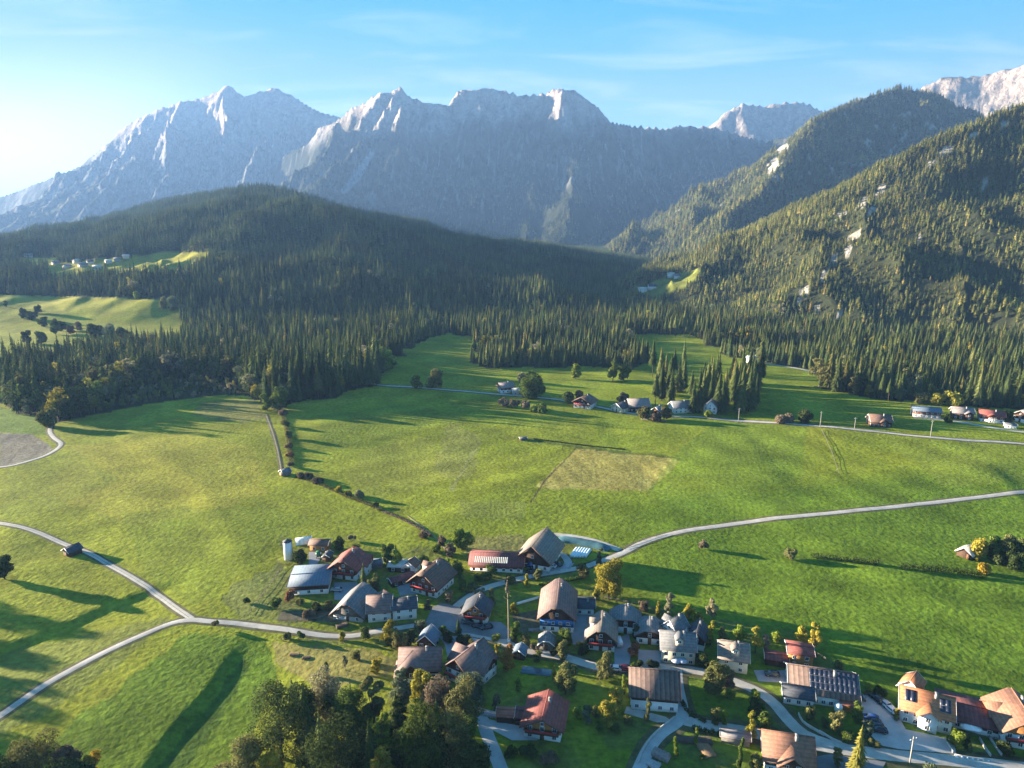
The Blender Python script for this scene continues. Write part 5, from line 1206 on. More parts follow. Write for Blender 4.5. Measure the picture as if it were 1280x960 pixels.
def lowwall(label, pts, h, m, cat='garden wall', name='garden_wall', th=.25):
    L_ = dense_line(pts, 1.5); V = []; n = len(L_)
    for i, p in enumerate(L_):
        d = L_[min(i+1,n-1)]-L_[max(i-1,0)]; d.z = 0; d.normalize(); s = Vector((d.y,-d.x,0))*th/2
        for q, z in ((p-s,-.5),(p-s,h),(p+s,h),(p+s,-.5)): V.append((q.x, q.y, p.z+z))
    Fc = [(i*4+k, i*4+(k+1) % 4, (i+1)*4+(k+1) % 4, (i+1)*4+k) for i in range(n-1) for k in range(4)]+[(0,3,2,1), (n*4-4, n*4-3, n*4-2, n*4-1)]
    c = V[0]; V = [(a-c[0], b_-c[1], z-c[2]) for a, b_, z in V]
    o = obj(name, mesh_from(name, V, Fc, (m,)), None, c); return tag(o, label, cat)
STW = mat('stone_wall', (.42,.40,.37), .95, .25, .8)
lowwall('curved stone wall along the outside of the lower road', [(798,955),(806,935),(818,919),(834,905),(843,898)], .8, STW)
lowwall('long stone wall right of the village street bend', [(998,893),(1003,903),(1016,912),(1030,920)], .8, STW)
lowwall('pale stone wall below the solar barn garden', [(1024,915),(1040,925),(1052,930)], .7, STW)
lowwall('stone wall between the car park and the lawn', [(1181,925),(1186,934),(1191,942)], .9, STW)
lowwall('low wall edging the orange guesthouse lawn along the street', [(1193,945),(1215,949),(1238,952)], .6, STW)
lowwall('left wall of the shaded garden stairs', [(1224,924),(1231,936),(1238,946)], .8, STW)
lowwall('right wall of the shaded garden stairs', [(1236,922),(1244,934),(1252,945)], .8, STW)
lowwall('white garden wall behind the blue fronted barn', [(646,756),(660,752),(674,748)], .9, TRIM)
lowwall('hedge fence along the orchard on the upper road', [(801,524),(815,526),(833,527)], 1.0, W_TIMG, 'fence', 'fence', .15)
def fence(label, pts, h=1.0, gap=2.5, m=W_TIMG):
    L_ = dense_line(pts, gap); o0 = L_[0]; T = thing('fence', label, 'fence', tuple(o0), 0, 'garden fences'); b = MB()
    for p in L_: q = p-o0; b.box(q.x-.07, q.x+.07, q.y-.07, q.y+.07, q.z-.3, q.z+h)
    b.build('post_row', m, T) if False else None
    for k, p in enumerate(L_):
        q = p-o0; b = MB(); b.box(-.07, .07, -.07, .07, -.3, h); b.build('post', m, T, loc=tuple(q))
    b = MB()
    for p, r in zip(L_[:-1], L_[1:]):
        for z in (.45, .85): b.tube([tuple(p-o0+Vector((0,0,z*h))), tuple(r-o0+Vector((0,0,z*h)))], [.05,.05], 4)
    b.build('rails', m, T)
fence('post fence climbing from the lane to the white silo', [(312,768),(335,735),(352,712),(362,704)])
fence('rail fence along the lane below the dry grass', [(345,800),(385,803),(430,806)])
fence('rail fence between the lane and the flat roofed barn garden', [(372,776),(400,774),(418,762)])
fence('meadow fence behind the back row of houses', [(756,748),(800,757),(850,770),(900,782)])
fence('meadow fence above the solar barn', [(930,795),(985,802),(1040,830),(1078,858)])
fence('pasture fence dropping down the middle of the big meadow', [(1027,538),(1040,567),(1048,592)], 1.0, 7)
fence('fence line at the edge of the silage yard', [(775,686),(800,678),(830,668)])
fence('garden fence around the lawn right of the orange guesthouse', [(1198,918),(1225,922),(1256,928)])
for i, (x, y, lb) in enumerate(((845,838,'left parasol in front of the cream inn'),(853,838,'right parasol in front of the cream inn'),(1207,921,'left white parasol under the dark red stable roof'),(1213,922,'middle white parasol by the dark red stable'),(1218,923,'right white parasol by the dark red stable'))):
    g = at(x, y-5); T = thing('parasol', lb, 'parasol', tuple(g), 0, 'parasols'); n = 8
    b = MB(); b.tube([(0,0,0),(0,0,2.5)], [.05,.04], 6); b.build('pole', METAL, T); b = MB(); V = [(1.6*cos(2*pi*k/n), 1.6*sin(2*pi*k/n), 2.05) for k in range(n)]+[(0,0,2.65)]
    b.shell([[V[k], V[(k+1) % n], V[n]] for k in range(n)], .04); b.build('canopy', TRIM if i > 1 else mat('parasol_cloth', (.4,.42,.5), .8), T)
# bridge-like railing stones along the street
for i in range(7):
    g = at(1196+i*6.5, 947+i*.75); b = MB(); s = .32; b.tube([(0,0,-.1),(0,0,.15),(0,0,.42),(0,0,.55)], [s,s*1.15,s*.8,s*.25], 8)
    o = b.build('kerb_stone', TRIM, None, loc=tuple(g)); tag(o, 'white painted kerb stone in the row along the guesthouse lawn', 'stone', 'white kerb stones along the lawn')
# ------------------------------------------------------------------ cars
def car(label, x, y, rot, colour, kind='car', cat=None):
    g = at(x, y); T = thing('parked_%s' % kind, label, cat or kind, (g.x, g.y, float(gz(g.x, g.y))+.17), radians(rot), 'parked vehicles')
    L_, W, Hh = {'car': (4.3,1.8,1.48), 'van': (5.0,2.0,2.1), 'tractor': (3.8,1.8,2.6)}[kind]
    paint_ = mat('paint_'+colour, {'white': (.7,.7,.7), 'black': (.015,.016,.02), 'blue': (.03,.07,.22), 'red': (.40,.03,.03), 'silver': (.38,.40,.42), 'dark': (.04,.045,.05), 'green': (.04,.16,.05)}[colour], .25, spec=.6)
    if kind == 'car': pr = [(-2.15,.35),(2.15,.35),(2.15,.72),(2.05,.88),(1.1,.98),(.45,1.42),(-1.2,1.46),(-1.95,.98),(-2.15,.85)]
    elif kind == 'van': pr = [(-2.5,.35),(2.5,.35),(2.5,.95),(1.9,1.15),(1.35,1.95),(-2.4,2.05),(-2.5,1.6)]
    else: pr = [(-1.7,.6),(1.9,.6),(1.9,1.35),(.4,1.45),(.2,2.5),(-1.3,2.5),(-1.5,1.4)]
    n = len(pr); b = MB(); top = max(p[1] for p in pr)
    V = [(s*W/2*(1-.16*max(0, (p[1]-.9)/(top-.9)) if p[1] > .9 else 1), p[0], p[1]) for s in (-1,1) for p in pr]
    b.add(V, [tuple(range(n)), tuple(range(2*n-1, n-1, -1))]+[(i, i+n, (i+1) % n+n, (i+1) % n) for i in range(n)]); B = b.build('body', paint_, T)
    b = MB()
    if kind == 'car':
        for s in (-1,1):
            x0 = s*(W/2-.045); b.add([(x0+s*.02,.95,1.0),(x0-s*.05,.40,1.36),(x0-s*.05,-1.15,1.40),(x0+s*.02,-1.75,1.0)], [(0,1,2,3) if s > 0 else (3,2,1,0)])
        b.add([(-.76,1.12,1.0),(.76,1.12,1.0),(.66,.50,1.42),(-.66,.50,1.42)], [(0,1,2,3)]); b.add([(-.66,-1.26,1.46),(.66,-1.26,1.46),(.76,-1.98,1.0),(-.76,-1.98,1.0)], [(0,1,2,3)])
    elif kind == 'van': b.add([(-.85,1.88,1.2),(.85,1.88,1.2),(.78,1.42,1.92),(-.78,1.42,1.92)], [(0,1,2,3)]).box(W/2-.1,W/2-.02,.6,1.4,1.2,1.75).box(-W/2+.02,-W/2+.1,.6,1.4,1.2,1.75)
    else: b.box(-W/2*.86,W/2*.86,-1.2,.26,1.5,2.35)
    b.build('windows', GLASS, T)
    for sx in (-1,1):
        for yy, r in ((1.35,.33 if kind != 'tractor' else .42),(-1.35,.33 if kind != 'tractor' else .75)):
            b = MB(); b.tube([(sx*(W/2-.2),yy,r),(sx*(W/2+.02),yy,r)], [r,r], 14); w_ = b.build('wheel', mat('tyre', (.02,.02,.02), .9), T)
            b = MB(); b.tube([(sx*(W/2+.021),yy,r),(sx*(W/2+.03),yy,r)], [r*.55,r*.5], 10); b.build('rim', METAL, w_)
for s in (('dark car at the left in front of the chalet on the square',584,780,80,'dark'),('black car in the middle in front of the chalet on the square',598,785,70,'black'),('dark car at the right in front of the chalet on the square',608,786,110,'dark'),
    ('dark blue car highest in the row of the car park',1088,900,75,'blue'),('black car second in the row of the car park',1091,905,75,'black'),('black car third in the row of the car park',1094,910,75,'dark'),('dark car lowest in the row of the car park',1098,915,75,'black'),
    ('dark car beside the end of the solar barn',1072,874,60,'dark'),('black car at the top edge of the car park',1096,876,20,'black'),('silver car parked against the hedge of the car park',1106,882,15,'silver'),('white car parked in front of the hedge, right of the silver one',1113,889,15,'white'),
    ('silver car on the farmyard beside the flat roofed barn',421,739,85,'silver'),('white car beside the big brown barn',689,709,60,'white'),('dark car between the white car and the curved drive',697,707,40,'dark'),('black car in front of the big brown barn',664,717,85,'black'),
    ('white car at the end of the street next to the ribbed roof barn',768,838,80,'white'),('red car beside the white car at the ribbed roof barn',780,838,85,'red'),('black car on the road at the left edge of the bottom street',1100,975,10,'black'),('dark car under the trees beside the grey yard',965,845,80,'dark')):
    car(*s)
car('white delivery van beside the dark timber farmhouse', 773, 805, 5, 'white', 'van')
car('blue tractor in front of the red stable', 662, 710, 60, 'blue', 'tractor')
car('green tractor on the yard above the bright red farmhouse', 398, 696, 20, 'green', 'tractor')
# ------------------------------------------------------------------ trees one can point at
T_ = leafy_tree
GV = 'trees in the village'
for a in (
 ('lone dark round tree at the left edge above the lane',6,724,33,24,'dark','round'),
 ('yellow green round tree at the meadow corner behind the red stable',577,688,27,25,'lime','round'),
 ('largest yellow tree of the village, beside the road fork',761,748,46,36,'yellow','round'),
 ('slim grey green tree touching the largest yellow tree',749,710,26,12,'greygreen','column'),
 ('round olive bush tree on the bank below the silage rolls',728,722,15,18,'olive','round'),
 ('tall green tree left of a twin behind the bright red farmhouse',484,706,27,18,'green','round'),
 ('lighter green twin tree behind the bright red farmhouse',496,710,22,16,'lime','round'),
 ('dark tree behind the sunlit wooden shed',424,688,17,15,'dark','round'),
 ('small dark tree beside the drive near the white silo',376,702,14,18,'dark','round'),
 ('light green tree at the end of the red farmhouse garden',468,738,18,17,'olive','round'),
 ('pale green garden tree behind the half timbered farmhouse',556,716,18,13,'lime','round'),
 ('second pale tree behind the half timbered farmhouse, right of the first',571,719,15,17,'green','round'),
 ('brownish round shrub tree in front of the half timbered farmhouse',561,752,15,13,'brown','round'),
 ('bare pinkish tree on the corner left of the village square',535,766,16,12,'brown','tall'),
 ('bright yellow tree on the bank below the lane',487,806,28,20,'yellow','round'),
 ('olive tree leaning right of the bright yellow tree by the lane',500,815,22,20,'olive','round'),
 ('dark round tree under the lane beside the olive tree',513,806,17,18,'dark','round'),
 ('small green tree at the lane junction',457,800,16,14,'green','round'),
 ('little yellow tree standing on the lane edge',428,800,11,9,'yellow','round'),
 ('pale green tree beside the bend into the square',528,790,15,17,'greygreen','round'),
 ('pale green tree beside the road above the chalet',601,753,17,15,'greygreen','round'),
 ('yellow green tree behind the chalet on the square',615,757,21,15,'olive','column'),
 ('small yellow tree left of the blue fronted barn',642,768,14,12,'yellow','round'),
 ('slender yellow tree standing on the road bank below the stable',659,734,17,9,'yellow','column'),
 ('round tree on the road bank right of the slender yellow one',673,724,13,11,'olive','round'),
 ('green tree on the bank directly below the stable wall',613,722,15,13,'green','round'),
 ('leafy green tree right of the maypole',644,802,23,15,'green','round'),
 ('green shrub tree between the maypole and the tiny cottage',656,806,14,14,'olive','round'),
 ('orange autumn tree next to the maypole',635,838,28,18,'orange','round'),
 ('tall olive tree with bare lower trunk above the red roofed chalet',707,868,38,26,'olive','round'),
 ('green tree in front of the blue fronted barn',705,806,18,20,'green','round'),
 ('light tree on the street edge below the blue fronted barn',704,826,23,16,'olive','round'),
 ('dark garden tree left of the dark timber farmhouse',728,816,13,16,'dark','round'),
 ('light olive tree below the dark timber farmhouse',757,848,30,22,'olive','round'),
 ('reddish shrub tree in the driveway island',792,820,16,15,'rust','round'),
 ('green tree between the grey roofed house and the driveway',795,800,16,10,'dark','round'),
 ('tall pale birch behind the back row of houses',835,778,40,18,'pale','tall'),
 ('broad yellow tree just right of the tall pale birch',861,776,20,13,'yellow','round'),
 ('low yellowish tree right of the yellow one behind the villa',872,778,13,13,'yellow','round'),
 ('tall pale tree with thin crown above the narrow dark house',889,778,30,22,'pale','tall'),
 ('yellow columnar tree right of the narrow dark house',888,806,32,13,'yellow','column'),
 ('small pale tree on the meadow edge behind the grey roofed house',805,765,14,14,'brown','round'),
 ('dark round tree between the inn and the beige house',880,836,17,17,'dark','round'),
 ('yellow green tree behind the beige house to the right',944,816,34,20,'yellow','tall'),
 ('brown thin tree touching the yellow green tree by the carport',956,818,26,14,'brown','tall'),
 ('small lime tree above the carport',970,802,14,13,'lime','round'),
 ('tall yellow tree behind the orange timber house',1017,818,38,22,'yellow','tall'),
 ('lower yellow tree joined to the tall one behind the orange timber house',1002,804,22,16,'yellow','round'),
 ('big olive tree in the middle of the village street curve',892,868,38,32,'olive','round'),
 ('brown leafed tree right of the big olive tree',908,860,24,20,'brown','round'),
 ('small lime tree at the foot of the big olive tree',912,874,12,14,'lime','round'),
 ('round yellow tree alone in the dark lawn',893,903,17,15,'olive','round'),
 ('yellow green tree on the lawn near the main street',937,922,32,15,'yellow','column'),
 ('pale shrubby tree right of the yellow green street tree',955,912,22,18,'green','round'),
 ('lime topped tree by the bend of the village street',943,882,19,16,'lime','round'),
 ('dark tree below the lime topped tree by the bend',945,894,20,20,'dark','round'),
 ('large yellow tree left of the ribbed roof barn',768,886,26,22,'yellow','round'),
 ('larger olive tree below the large yellow tree',759,906,28,24,'yellow','round'),
 ('slim yellow green tree in front of the white pillared barn',809,902,28,10,'olive','column'),
 ('bright yellow green little tree below the white gabled farmhouse',601,872,22,13,'lime','column'),
 ('slim yellow green tree below the curved lower road',844,948,26,10,'lime','column'),
 ('pale little fruit tree in the garden right of the red chalet',733,905,16,12,'greygreen','round'),
 ('second little fruit tree in the garden right of the red chalet',745,898,15,11,'olive','round'),
 ('lime fruit tree on the lawn right of the red chalet',722,898,14,12,'lime','round'),
 ('green tree behind the white pillared barn',792,846,16,12,'green','round'),
 ('yellow green tree on the lawn edge of the main street',905,905,18,11,'lime','column'),
 ('olive tree right of the annex of the solar barn',1012,900,16,14,'olive','round'),
 ('slim yellow tree behind the small grey roofed house',822,772,22,9,'yellow','column'),
 ('yellow green tree between the inn and the meadow',853,784,18,10,'lime','column'),
 ('olive tree behind the beige house to the left',902,806,20,14,'olive','round'),
 ('light tree on the meadow edge above the carport',925,800,18,15,'lime','round'),
 ('slim lime tree left of the pillared barn yard',780,868,24,9,'lime','column'),
 ('yellow tree on the corner below the maypole',622,822,18,12,'yellow','column'),
 ('olive tree beside the tiny cottage street corner',672,828,14,12,'olive','round'),
 ('slim yellow tree between pond and street',692,852,20,9,'yellow','column'),
 ('lime tree in the garden between red chalet and pond',648,862,14,10,'lime','column'),
 ('green tree behind the half timbered farmhouse wall',578,738,18,14,'green','round'),
 ('olive tree at the foot of the oval island',590,812,12,12,'olive','round'),
 ('yellow tree behind the white annex of the blue barn',745,752,16,10,'yellow','round'),
 ('slim pale tree at the dry grass edge',432,838,18,10,'pale','tall'),
 ('yellow shrubby tree on the dry grass by the farmhouse',470,842,18,16,'yellow','round'),
 ('small olive tree in the middle of the dry grass',446,826,12,12,'olive','round'),
 ('slender lime tree on the lawn at the main street bend',870,930,20,8,'lime','column'),
 ('olive garden tree behind the solar barn',1048,840,14,12,'olive','round'),
 ('yellow columnar tree at the right of the car park hedge',1120,900,16,7,'yellow','column'),
 ('small twisted tree left of the log store',620,886,16,10,'brown','round'),
 ('slender tree on the lawn below the woodshed',924,960,38,9,'green','column'),
 ('pale round shrub tree beside the house at the bottom edge',945,964,18,17,'olive','round'),
 ('small dark tree by the asphalt at the bottom edge',1046,958,22,12,'olive','round'),
 ('light green tree on the wedge between street and car park',1071,902,22,17,'green','round'),
 ('olive tree on the wedge, left of the light green one',1045,914,24,18,'olive','round'),
 ('greyish tree on the wedge, right of the light green one',1084,922,22,14,'greygreen','round'),
 ('lime shrub tree in front of the orange guesthouse lawn',1195,932,18,20,'lime','round'),
 ('dark conical tree right of the lime shrub on the lawn',1206,934,16,12,'dark','column'),
 ('dark shrub tree right of the shaded garden stairs',1256,944,16,18,'dark','round'),
 ('blue green round tree at the bottom street edge',1158,975,22,16,'greygreen','round'),
 ('small tree left of the beige house on the cream inn side',868,825,12,12,'dark','round'),
 ('leafless pale tree at the upper meadow corner of the village',553,686,18,16,'brown','tall'),
 ('low pink brown tree left of the yellow green round tree',562,694,16,14,'brown','round'),
 ): T_(*a, group=GV)
GB = 'dark grove at the bottom of the picture'
for a in (
 ('big dark tree with twin tops at the left of the grove',352,948,92,62,'dark','round'),
 ('dark green half hidden tree behind the twin topped one',378,925,62,42,'dark','round'),
 ('tall pale olive tree at the top of the grove',412,900,60,42,'pale','round'),
 ('green tree in the shade right of the pale olive tree',440,925,62,40,'green','round'),
 ('olive tree with ragged top in the middle of the grove',468,915,62,36,'olive','tall'),
 ('slim yellow green tree in the middle of the grove',478,960,60,30,'lime','tall'),
 ('greyish tree at the grove edge below the pink brown farmhouse',505,890,50,34,'greygreen','tall'),
 ('golden olive tree touching the farmhouse garden',528,880,38,26,'yellow','round'),
 ('brownish broad tree at the upper right of the grove',548,908,50,46,'brown','round'),
 ('olive crown at the right end of the grove',580,915,60,44,'olive','round'),
 ('green tall tree in front at the right of the grove',560,965,75,44,'olive','round'),
 ('dark tall tree in front in the middle of the grove',520,985,90,50,'green','round'),
 ('broad dark tree at the bottom of the grove',425,1000,92,66,'dark','round'),
 ('yellow topped tree at the bottom left of the grove',342,985,46,30,'gold','round'),
 ('grey olive tree left of the yellow topped one',312,985,56,46,'olive','round'),
 ('bushy low tree at the left tip of the grove',283,980,34,34,'olive','bush'),
 ('pale crown over the drive at the right tip of the grove',588,880,32,32,'greygreen','round'),
 ('bright lime tree at the bottom between the dark ones',478,1010,66,34,'yellow','round'),
 ('dark ragged tree behind the bright lime tree',500,945,66,34,'dark','tall'),
 ('small dark tree on the dry grass above the grove',409,845,16,8,'dark','column'),
 ('shaded undergrowth tree in the left of the grove',395,960,44,46,'dark','round'),
 ('shaded undergrowth tree in the middle of the grove',455,965,46,48,'dark','round'),
 ('shaded undergrowth tree right of the middle of the grove',510,950,44,44,'dark','round'),
 ('shaded undergrowth tree at the right of the grove',575,940,44,40,'green','round'),
 ('low tree under the brownish broad tree of the grove',535,930,36,36,'green','round'),
 ('dark low tree at the bottom right of the grove',595,985,50,36,'dark','round'),
 ('dark low tree left in the grove behind the twin topped tree',425,905,36,34,'dark','round'),
 ): T_(a[0], a[1], a[2], a[3], a[4]*1.2, *a[5:], group=GB, dense=1.25)
GL_ = 'trees in the lower left corner'
for a in (
 ('broad olive tree in the lower left corner',48,985,62,60,'olive','round'),
 ('grey bare looking tree right of the broad corner tree',88,975,44,34,'brown','round'),
 ('low yellow crown right of the corner trees',117,975,32,26,'gold','round'),
 ('dark low tree at the corner, left of the yellow crown',100,1000,46,50,'dark','round'),
 ('dark tree at the extreme lower left',8,1000,50,50,'dark','round'),
 ): T_(*a, group=GL_)
# trees just outside the frame whose shadows reach in
for i, (x, y, h, w, c) in enumerate(((-118,-40,0,0,0),)): pass
for i, (X_, Y_, h, w, c, lb) in enumerate(((-250,226,23,16,'dark','tall dark tree beside the lane beyond the left edge'),(-232,206,22,16,'green','green tree beyond the left edge, second along the lane'),(-216,184,20,15,'dark','dark tree beyond the left edge, third along the lane'),(-222,160,21,15,'olive','olive tree beyond the lower left corner'),(-262,246,24,16,'green','green tree beyond the left edge between two dark ones'))):
    T_(lb, 0, 900+i*7, 0, 0, c, 'round', pos=(X_, Y_), hm=h, wm=w, group='trees beyond the left edge', dense=.5)
GU = 'trees along the upper road'
for a in (
 ('big round tree beside the pinkish roofed farmhouse',664,497,31,34,'green','round'),
 ('small pale brown tree behind the big round tree',652,478,13,11,'pale','round'),
 ('single light green tree on the far shaded meadow',719,474,20,13,'lime','round'),
 ('bushy green tree on the far meadow left of the tall spruces',766,477,26,18,'green','tall'),
 ('darker green tree right of the bushy green one',780,476,22,14,'green','round'),
 ('bare brownish tree cluster, first left below the upper road',630,508,13,16,'brown','bush'),
 ('bare brownish tree, middle one below the upper road',643,510,12,14,'brown','bush'),
 ('bare brownish tree, right one below the upper road',656,512,14,14,'brown','bush'),
 ('low dark green bush right of the bare brownish trees',672,514,9,22,'green','bush'),
 ('dark round tree left of the white chalet',711,504,14,15,'dark','round'),
 ('rusty round tree behind the white chalet',724,500,12,12,'rust','round'),
 ('grey bare tree behind the cream gabled farmhouse',779,503,12,14,'brown','round'),
 ('round orchard tree left of the little blue roofed house',805,524,16,16,'olive','round'),
 ('orchard tree in front of the little blue roofed house',820,526,12,16,'brown','round'),
 ('orchard tree right of the little blue roofed house',833,524,16,14,'olive','round'),
 ('yellowish bush in front of the white steep gabled house',886,522,9,12,'lime','bush'),
 ('round bush tree left of the dark upper farmhouse',1006,528,16,18,'dark','round'),
 ('brown hedge tree along the upper road',980,528,9,22,'brown','bush'),
 ('round tree with lit edge beside the white house behind the grove',935,448,10,11,'green','round'),
 ('round light tree right of the white house behind the grove',950,447,12,12,'lime','round'),
 ('golden tree in front of the shaded mountain foot',935,430,24,13,'gold','column'),
 ('grey green tree in the yard of the grey pink roofed farmhouse',1185,528,10,13,'green','round'),
 ('dark tree between the faded red farmhouse and the right edge',1258,528,15,15,'dark','round'),
 ('yellow tree in the shaded row above the blue roofed barn',1150,504,12,20,'olive','round'),
 ('light tree right of the yellow one above the blue roofed barn',1172,506,13,20,'yellow','round'),
 ('pale leafy tree at the foot of the mountain behind the right farms',1190,508,18,20,'yellow','round'),
 ('olive crowned tree at the dark forest edge on the left hill',240,454,13,16,'olive','round'),
 ('lime crowned tree standing out of the dark forest',484,462,28,22,'lime','round'),
 ('flat topped pale tree at the forest edge near the upper road',545,484,22,24,'olive','round'),
 ('green tree left of the flat topped pale tree',521,486,18,14,'green','round'),
 ('wide olive tree at the corner where the left track meets the forest',62,534,22,24,'olive','round'),
 ('yellow green tree at the forest tip above the left meadow',350,512,30,22,'green','round'),
 ('second green tree at the forest tip, lower and left',334,514,24,16,'green','round'),
 ): T_(*a, group=GU)
GF = 'single trees on the hazy far left field'
for i, (x, y, h, w, c, lb) in enumerate(((31,398,13,11,'dark','leftmost dark tree of the cluster on the far left field'),(40,400,11,11,'dark','dark tree second in the cluster on the far left field'),(48,392,11,9,'dark','small tree at the top of the cluster on the far left field'),(55,408,12,11,'dark','dark tree below the cluster on the far left field'),(70,418,20,12,'green','tall tree in the middle of the far left field'),(79,414,13,10,'dark','tree right behind the tall one on the far left field'),(88,418,12,10,'rust','rusty tree on the far left field'),(99,413,11,10,'brown','brownish tree on the far left field'),(118,424,20,20,'dark','big dark tree at the lower edge of the far left field'),(138,426,20,20,'greygreen','grey green big tree at the lower edge of the far left field'),(152,427,17,20,'dark','dark tree right of the grey green one on the far field'),(35,430,18,13,'dark','dark tree at the lower left edge of the far field'),(52,430,17,12,'green','green tree left of the tall one at the lower edge of the far field'),(8,384,9,5,'dark','tiny tree at the far left edge of the far field'),(172,374,10,9,'lime','light tree at the upper edge of the far left field'),(205,386,16,12,'olive','olive tree at the right end of the far left field'),(217,388,18,16,'greygreen','grey green tree at the right end of the far left field'))):
    T_(lb, x, y, h, w, c, 'round', group=GF)
# bushes, hedges
GS = 'bushes'
for a in (
 ('reddish bush beside the left hut of the bushy strip',355,520,14,14,'brown'),('second bush down the bushy strip',357,534,11,12,'olive'),('third bush down the bushy strip, green',360,548,13,12,'olive'),('fourth bush down the bushy strip',361,560,9,9,'brown'),('fifth bush down the bushy strip',362,572,9,9,'rust'),('last bush of the strip above the grey hay hut',364,584,8,9,'brown'),
 ('bush right of the grey hay hut',382,598,7,18,'brown'),('low bush on the ditch below the hay hut',398,604,7,16,'brown'),('yellowish bush on the ditch',423,616,12,10,'yellow'),('pinkish round bush on the ditch',449,623,14,13,'pale'),('small bush after the pinkish round one on the ditch',436,620,8,10,'olive'),('dark bush in the lower ditch',470,634,7,10,'dark'),
 ('round bare bush on the right meadow below the road',880,686,14,14,'brown'),('round olive tree bush on the right meadow',986,698,16,17,'olive'),
 ('lone shrub at the lane junction on the left',270,785,13,8,'olive'),('shrub below the lane by the dry grass',360,800,10,12,'olive'),('taller shrub below the lane by the dry grass',376,799,14,11,'green'),
 ('garden bush left of the flat roofed barn',363,752,15,14,'rust'),('pale garden bush in front of the flat roofed barn',374,758,13,14,'olive'),('green bush in front of the flat roofed barn',345,760,14,16,'green'),('dark bush below the flat roofed barn',396,762,10,16,'dark'),('olive bush below the flat roofed barn, right one',412,762,9,16,'olive'),
 ('round bush on the slope left of the village',308,755,9,9,'dark'),('bush by the small wall left of the steep barn',386,772,10,16,'brown'),
 ('pale bush under the half timbered farmhouse',590,738,12,16,'olive'),('bush left of the road below the stable',638,728,9,16,'olive'),('bush on the bank right of the stable bank tree',600,726,11,16,'green'),
 ('dark bush in the oval island of the square, left',560,802,13,16,'dark'),('dark bush in the oval island of the square, right',580,804,9,22,'dark'),('tall green bush at the tip of the oval island',555,795,17,12,'green'),
 ('bush beside the tiny cottage',668,816,12,12,'brown'),('hedge bush right of the tiny cottage',692,818,9,12,'dark'),('bush below the driveway island',800,834,7,14,'dark'),('hedge bush left of the inn',816,832,8,16,'dark'),
 ('small bush on the dark lawn below the woodshed',877,948,6,8,'green'),('bush behind the solar barn at the meadow edge',1085,862,8,14,'lime'),('hedge bush left of the car park top',1100,868,8,16,'dark'),('hedge bush behind the dark red stable',1185,888,8,18,'olive'),('hedge bush behind the dark red stable, right end',1225,893,8,14,'olive'),
 ('bush at the wedge tip by the street',1060,925,10,18,'green'),('bush below the wedge wall',1092,932,8,14,'olive'),('dark bush below the curving wall',1030,908,9,14,'dark'),
 ('low bush in the lower garden, pale green',735,890,10,12,'greygreen'),('low bush in the lower garden, second',748,915,10,14,'green'),('low bush in the lower garden near the path',785,905,9,14,'olive'),('low bush in the lower garden below the path',770,915,9,16,'green'),
 ('shrub below the red roofed chalet',660,945,13,22,'dark'),('brown shrub below the red roofed chalet',685,950,14,24,'brown'),('shrub beside the narrow bottom lane',640,945,10,18,'dark'),
 ('shrub in the meadow corner above the village',530,672,9,14,'brown'),('shrub beside the footpath corner',545,690,12,16,'green'),('shrub behind the white roofed shed',530,705,11,16,'green'),('pinkish shrub behind the sunlit shed',440,676,12,10,'pale'),('shrub by the red farmhouse drive',446,688,8,12,'green'),
 ('shrub at the top left of the maypole bank',622,800,8,14,'lime'),('garden shrub under the pink brown farmhouse',556,868,14,20,'rust'),
 ): T_(*a, 'bush', cat='bush', name='bush', group=GS)
def hedge(label, pts, h, w, colour):
    L_ = dense_line(pts, 1.2); rn = np.random.RandomState(int(pts[0][0])); V = []; 
    for p in L_:
        n = 70; q = rn.normal(size=(n, 3)); q /= np.linalg.norm(q, axis=1)[:, None]; hh_ = h*rn.uniform(.7, 1.1)
        c = np.array([p.x, p.y, p.z+hh_*.45])+q*np.array([w*.5, w*.5, hh_*.5])*rn.uniform(.6, 1.05, (n, 1))
        a = rn.normal(size=(n, 3)); a /= np.linalg.norm(a, axis=1)[:, None]; b_ = np.cross(a, q); s = .3
        V.append(np.stack([c-a*s, c+b_*s*.6, c+a*s, c-b_*s*.6], 1).reshape(-1, 3))
    V = np.concatenate(V); c0 = np.array(L_[0]); V = V-c0
    o = obj('hedge', mesh_from('hedge', V, np.arange(len(V)).reshape(-1, 4), (LEAF[colour],)), None, tuple(c0)); tag(o, label, 'hedge', 'hedges')
hedge('left half of the long dark hedge on the right meadow', [(1018,697),(1045,700),(1070,703),(1098,706)], 2.6, 3.0, 'dark')
hedge('right half of the long hedge ending at the tree clump', [(1127,711),(1150,713),(1180,716),(1205,719),(1228,722)], 3.4, 3.2, 'dark')
hedge('hedge on the garden side of the main street', [(868,912),(890,917),(905,921)], 1.6, 1.6, 'dark')
hedge('hedge along the curved lawn of the lower street', [(853,880),(862,893),(880,903)], 1.4, 1.4, 'dark')
hedge('clipped hedge behind the orange guesthouses', [(1180,882),(1205,888),(1232,894)], 1.6, 1.6, 'olive')
hedge('hedge at the top of the car park', [(1082,868),(1100,874),(1112,884),(1120,900)], 1.6, 1.5, 'greygreen')
hedge('hedge below the road under the stable', [(676,732),(700,729),(725,724)], 1.6, 1.8, 'green')
hedge('rough brushwood along the ditch below the grey hay hut', [(372,596),(390,602),(412,611),(436,622),(458,630),(475,638)], 1.5, 3.0, 'olive')
hedge('thin brushwood along the lower ditch towards the village', [(480,640),(500,648),(520,658),(538,670)], .9, 2.0, 'brown')
hedge('rough brushwood beside the track down from the forest tip', [(352,516),(357,532),(360,548),(362,565),(364,582)], 1.5, 3.4, 'olive')
hedge('low scrub along the boundary in the middle of the big meadow', [(668,549),(700,553),(740,558),(780,562)], .7, 1.6, 'dark')
